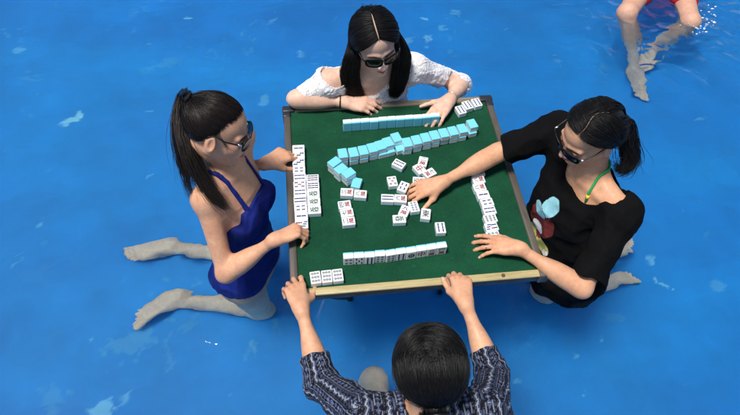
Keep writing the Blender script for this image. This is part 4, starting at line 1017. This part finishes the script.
# ------------------------------------------------------------------ near player
def woman_near():
    tone = (.67, .385, .235)
    shL, elL, wrL = at(370, 420, .46), at(322, 383, .270), at(301, 308, .330)
    shR, elR, wrR = at(484, 414, .46), at(493, 376, .255), at(465, 302, .335)
    pel, nk = np.array([-.095, -.89, -.08]), np.array([-.085, -.880, .495])
    H = Head((-.082, -.818, .640), (.08, .93, -.36), (-.10, .14, 1), .95); T = Trunk(pel, nk, shR, shL, (0, 1, .1))
    hips = [T.w(.085, 0, .02), T.w(-.085, 0, .02)]
    kt = [np.array([.06, -.46, -.36]), under(372, 356, -.38)]; kn = [h+unit(k-h)*.42 for h, k in zip(hips, kt)]; an = [np.array([.04, -.80, FLOOR+.05]), np.array([-.22, -.78, FLOOR+.05])]
    lo, hi = bbox([pel, nk, shL, shR, elL, elR, wrL, wrR, H.c, *kn, *an], .11); hi[2] = H.c[2]+.14; hi[1] = -.28
    lo[0] = min(lo[0], at(280, 262, .3)[0]-.03)
    F = Field(lo, hi); nails = []
    trunk_prims(F, T, bust=.018); neck_prims(F, H, nk); head_prims(F, H)
    for hp, k_, a_, sd in zip(hips, kn, an, (1, -1)): leg_prims(F, hp, k_, a_); foot(F, a_, (0, -1, 0), (0, -.1, 1), -sd)
    arm_prims(F, shL, elL, wrL); arm_prims(F, shR, elR, wrR)
    hand(F, wrL, at(291, 274, .332)-wrL, (.25, -.25, 1), False, [(22, 42, 22), (34, 46, 26), (42, 50, 28), (50, 52, 30)], 1.2, (52, 20, 25), nails)
    hand(F, wrR, at(459, 268, .352)-wrR, (.10, -.35, 1), True, [(55, 70, 40), (52, 66, 38), (50, 62, 36), (48, 58, 34)], .4, (30, 30, 35), nails)
    V, Q = F.surface(); base = np.array([pel[0], pel[1], FLOOR])
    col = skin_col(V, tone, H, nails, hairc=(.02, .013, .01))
    o = obj_np('person', V, Q, skin_mat('skin_near', tone), None, col, base=base)
    tag(o, 'woman seen from behind in a dark shirt with blue-white zigzag stripes, holding the near rail', 'woman', 'women playing at the table')
    # patterned shirt
    G = Field(*bbox([pel, nk, shL, shR, elL, elR], .14)); trunk_prims(G, T, .014, .046, .02)
    cuff = []
    for sh, el, wr in ((shL, elL, wrL), (shR, elR, wrR)):
        G.add(cone(sh, el, .058, .048), .03); e = el+(wr-el)*.40; G.add(cone(el, e, .046, .042), .02); cuff.append((el, unit(wr-el), np.linalg.norm(wr-el)*.36)); G.add(cone(T.T+(sh-T.T)*.5, sh, .048, .056), .03)
    def cut(X, Y, Z):
        a, b, t = T.lg(X, Y, Z); d = .066-np.sqrt(a**2+((b-.01)/1.1)**2+((t-1.01)*T.L)**2)
        for el, u, l in cuff:
            q = (X-el[0])*u[0]+(Y-el[1])*u[1]+(Z-el[2])*u[2]-l; rr = np.sqrt((X-el[0]-u[0]*l)**2+(Y-el[1]-u[1]*l)**2+(Z-el[2]-u[2]*l)**2); d = np.maximum(d, np.where(rr < .09, q, -1))
        return d.astype(np.float32)
    G.cut(cut); w1_, w2_ = wrinkle(41, .006, 30), wrinkle(42, .002, 80); G.disp(lambda p: w1_(p)+w2_(p)); V2, Q2 = G.surface()
    # stripes run down the sleeves and down the back
    ab = T.l(V2); ac = ab[:, 0].copy(); al = ab[:, 2]*T.L-ab[:, 1]; arm = np.zeros(len(V2), bool)
    for sh, el, wr in ((shL, elL, wrL), (shR, elR, wrR)):
        for A_, B_, o0 in ((sh, el, 0), (el, wr, np.linalg.norm(el-sh))):
            u = unit(B_-A_); l = np.linalg.norm(B_-A_); t = (V2-A_)@u; d = np.linalg.norm(V2-A_-np.outer(np.clip(t, 0, l), u), axis=1)
            k = (t > -.02) & (d < .075) & (np.abs(ab[:, 0]) > .115) & ((t > 0) | (o0 == 0)) & (t < l+.02)
            e1 = unit(np.cross(u, (0, 0, 1.))); e2 = np.cross(u, e1); q = V2-A_; th = np.arctan2(q@e2, q@e1); ac[k] = (th*.052)[k]; al[k] = (o0+t)[k]
    per = .0545; x = (ac/per) % 1; z = lambda f: np.abs(((al/f) % 1)*2-1)
    dark = np.array([.0050, .0055, .010]); c2 = np.tile(dark, (len(V2), 1)); lav = np.array([.075, .095, .19]); wh = np.array([.30, .33, .39]); gr = np.array([.075, .085, .13])
    zig = .25+.055*(z(.026)*2-1); c2[np.abs(x-zig) < .040] = wh; c2[np.abs(x-zig-.10) < .022] = lav; c2[np.abs(x-zig+.10) < .018] = gr
    c2[(np.abs(x-.47) < .013)] = lav; c2[(np.abs(x-.52) < .012)] = gr
    dia = np.abs(x-.76)/.13+z(.020)*1.0; c2[(dia < .95) & (dia > .45)] = lav*1.15; c2[(dia < .26)] = wh; c2[np.abs(x-.60) < .014] = wh*.8; c2[np.abs(x-.93) < .014] = wh*.8; c2[(np.abs(x-.03) < .02) & (z(.009) > .5)] = lav
    mm = cloth_mat('patterned_cotton', (1, 1, 1), .85, use_attr=True); obj_np('patterned_shirt', V2, Q2, mm, o, c2)
    # smooth black hair gathered low at the nape
    rg = np.random.default_rng(41); n = 900; yy = np.sin(rg.uniform(-.75, .90, n)); sd = rg.choice([-1, 1], n)
    a = np.stack([-.08+sd*.012, yy, np.sqrt(np.clip(1-yy**2, .03, 1))], 1); a2 = rg.normal(size=(420, 3)); a2[:, 2] = np.abs(a2[:, 2])+.1; a1 = line_roots(260, rg); a = np.concatenate([a, a1])
    sdd = np.where(np.abs(a[:, 0]) < .2, rg.choice([-1, 1], len(a)), np.sign(a[:, 0])); w_ = np.clip(.03+.97*(a[:, 1]/np.linalg.norm(a, axis=1)+.78)/1.5+rg.normal(size=len(a))*.05, .0, 1)
    mid = np.stack([sdd*.98*w_, a[:, 1]*.5-.25, .75-.85*w_**2], 1)+rg.normal(size=(len(a), 3))*.02; b = np.array([0, -.80, -.62])+rg.normal(size=(len(a), 3))*.08
    lay = rg.uniform(.004, .0065, len(a)); rd = (.079, .096, .083); p1 = skull_path(H, a, mid, lay, 8, rd); p2_ = skull_path(H, mid, b, lay, 8, rd); p2_ = p2_-(p2_[:, :1]-p1[:, -1:])*np.linspace(1, 0, 8)[None, :, None]
    V3, Q3 = strands(np.concatenate([p1, p2_[:, 1:]], 1), 16, .0028, .0025, .00065, 22, .0015, .3, 42, .004, 0)
    tl = [H.w((0, -.092, -.030)), H.w((0, -.120, -.045)), at(428, 409, .50), at(432, 420, .42), at(434, 428, .34)]
    t1 = tail(tl, [.026, .026, .034, .030, .014], 300, 43, 16); V5, Q5 = strands(t1, 9, .003, .004, .0008, 18, .006, .4, 44, .012, .3)
    Vc, Qc = cap_surface(H, .002, extra=[ell(H.w((0, -.095, -.035)), (.024, .018, .024))])
    ho = obj_np('hair', *merge((V3, Q3), (V5, Q5), (Vc, Qc)), M_hair, o)
    band('hair_tie', H.w((0, -.112, -.040)), H.A[1]*-.8+H.A[2]*-.4, .0270, .0045, M_black, o)
    pb = bmesh.new(); ps = []
    for q in np.linspace(.30, .80, 10):
        d = np.array([-.08, q, math.sqrt(1-q*q)]); d /= np.linalg.norm(d); ps.append(H.w(np.array([0, -.012, .034])+d*(1/np.sqrt(((d/np.array((.079, .096, .083)))**2).sum())+.0045))-base)
    add_tube(pb, ps, [.0005+.0009*math.sin(PI*i/9) for i in range(10)], 6); link('hair_parting', bm_mesh('hair_parting', pb, mat('scalp_near', (.36, .22, .16), .6), True), ho, (0, 0, 0))
    sunglasses(H, 'black sunglasses worn by the near woman seen from behind', w=.031)
woman_near()
# ------------------------------------------------------------------ another bather, mostly out of the picture
def bather():
    tone = (.62, .38, .27)
    hips = [np.array([1.73, 1.64, -.02]), np.array([1.89, 1.62, -.02])]; pel = (hips[0]+hips[1])/2; nk = pel+np.array([.10, .26, .47]); ax = unit(hips[1]-hips[0])
    shR, shL = nk-ax*.165-np.array([0, 0, .05]), nk+ax*.165-np.array([0, 0, .05])
    T = Trunk(pel, nk, shR, shL, (-.2, -1, .3)); H = Head(nk+np.array([-.02, -.04, .165]), (-.4, -1, -.25))
    kn = [at(627, 13, .015), at(690, 22, -.01)]; an = [under(636, 70, -.36), under(653, 50, -.36)]; toe = [under(641, 94, -.45), under(634, 72, -.45)]
    elR, elL = shR+np.array([-.16, .06, -.2]), shL+np.array([.16, .10, -.2]); wrR, wrL = elR+np.array([-.10, -.10, -.17]), elL+np.array([.10, -.10, -.17])
    lo, hi = bbox([*hips, nk, H.c, *kn, *an, *toe, wrR, wrL], .12); hi[2] = H.c[2]+.14; F = Field(lo, hi, .0055)
    trunk_prims(F, T, bust=.03); neck_prims(F, H, nk); head_prims(F, H)
    for hp, k_, a_, t_, sd in zip(hips, kn, an, toe, (1, -1)): leg_prims(F, hp, k_, a_); foot(F, a_, t_-a_, (.3 if sd > 0 else -.2, -.5, -.8), sd)
    for sh, el, wr, rt in ((shR, elR, wrR, True), (shL, elL, wrL, False)): arm_prims(F, sh, el, wr); hand(F, wr, wr-el+np.array([0, -.05, 0]), (0, .3, 1), rt, [(10, 10, 5)]*4, 1.5)
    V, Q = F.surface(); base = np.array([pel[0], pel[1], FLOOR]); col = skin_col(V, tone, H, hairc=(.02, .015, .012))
    o = obj_np('person', V, Q, skin_mat('skin_bather', tone), None, col, base=base); tag(o, 'bather in a red swimsuit sitting in the water at the far right, legs folded', 'bather')
    G = Field(*bbox([*hips, nk, *kn], .2), .0055); trunk_prims(G, T, .006, .036)
    for hp, k_ in zip(hips, kn): G.add(cone(hp, hp+(k_-hp)*.52, .088, .080), .03)
    G.cut(lambda X, Y, Z: (T.lg(X, Y, Z)[2]-.8)*T.L); G.disp(wrinkle(51, .006, 35)); obj_np('red_swimsuit', *G.surface(), cloth_mat('red_swimwear', (.50, .015, .025), .6), o)
    Vc, Qc = cap_surface(H, .008); rg = np.random.default_rng(5); a = rg.normal(size=(200, 3)); a[:, 2] = np.abs(a[:, 2])+.1
    V3, Q3 = strands(skull_path(H, a, np.array([0, -.8, -.6])+rg.normal(size=(200, 3))*.15, rg.uniform(.005, .012, 200), 9), 8, .003, .003, .001, 12, .002, .3, 3, .004, 0)
    obj_np('hair', *merge((V3, Q3), (Vc, Qc)), M_hair, o)
bather()
m = mat('foam', (.8, .85, .88), .2); sb = bmesh.new(); rs = random.Random(3)
for i in range(70):
    u, v = rs.gauss(697, 9), rs.gauss(20, 7); p = at(u, v, rs.uniform(0, .015)); r = rs.uniform(.002, .0055)
    bmesh.ops.create_icosphere(sb, subdivisions=1, radius=r, matrix=Matrix.Translation(p) @ Matrix.Diagonal((rs.uniform(.8, 2.6), 1, .6, 1)))
tag(link('splash', bm_mesh('splash', sb, m, True)), 'small white splashes on the water by the bather', 'splash', kind='stuff')
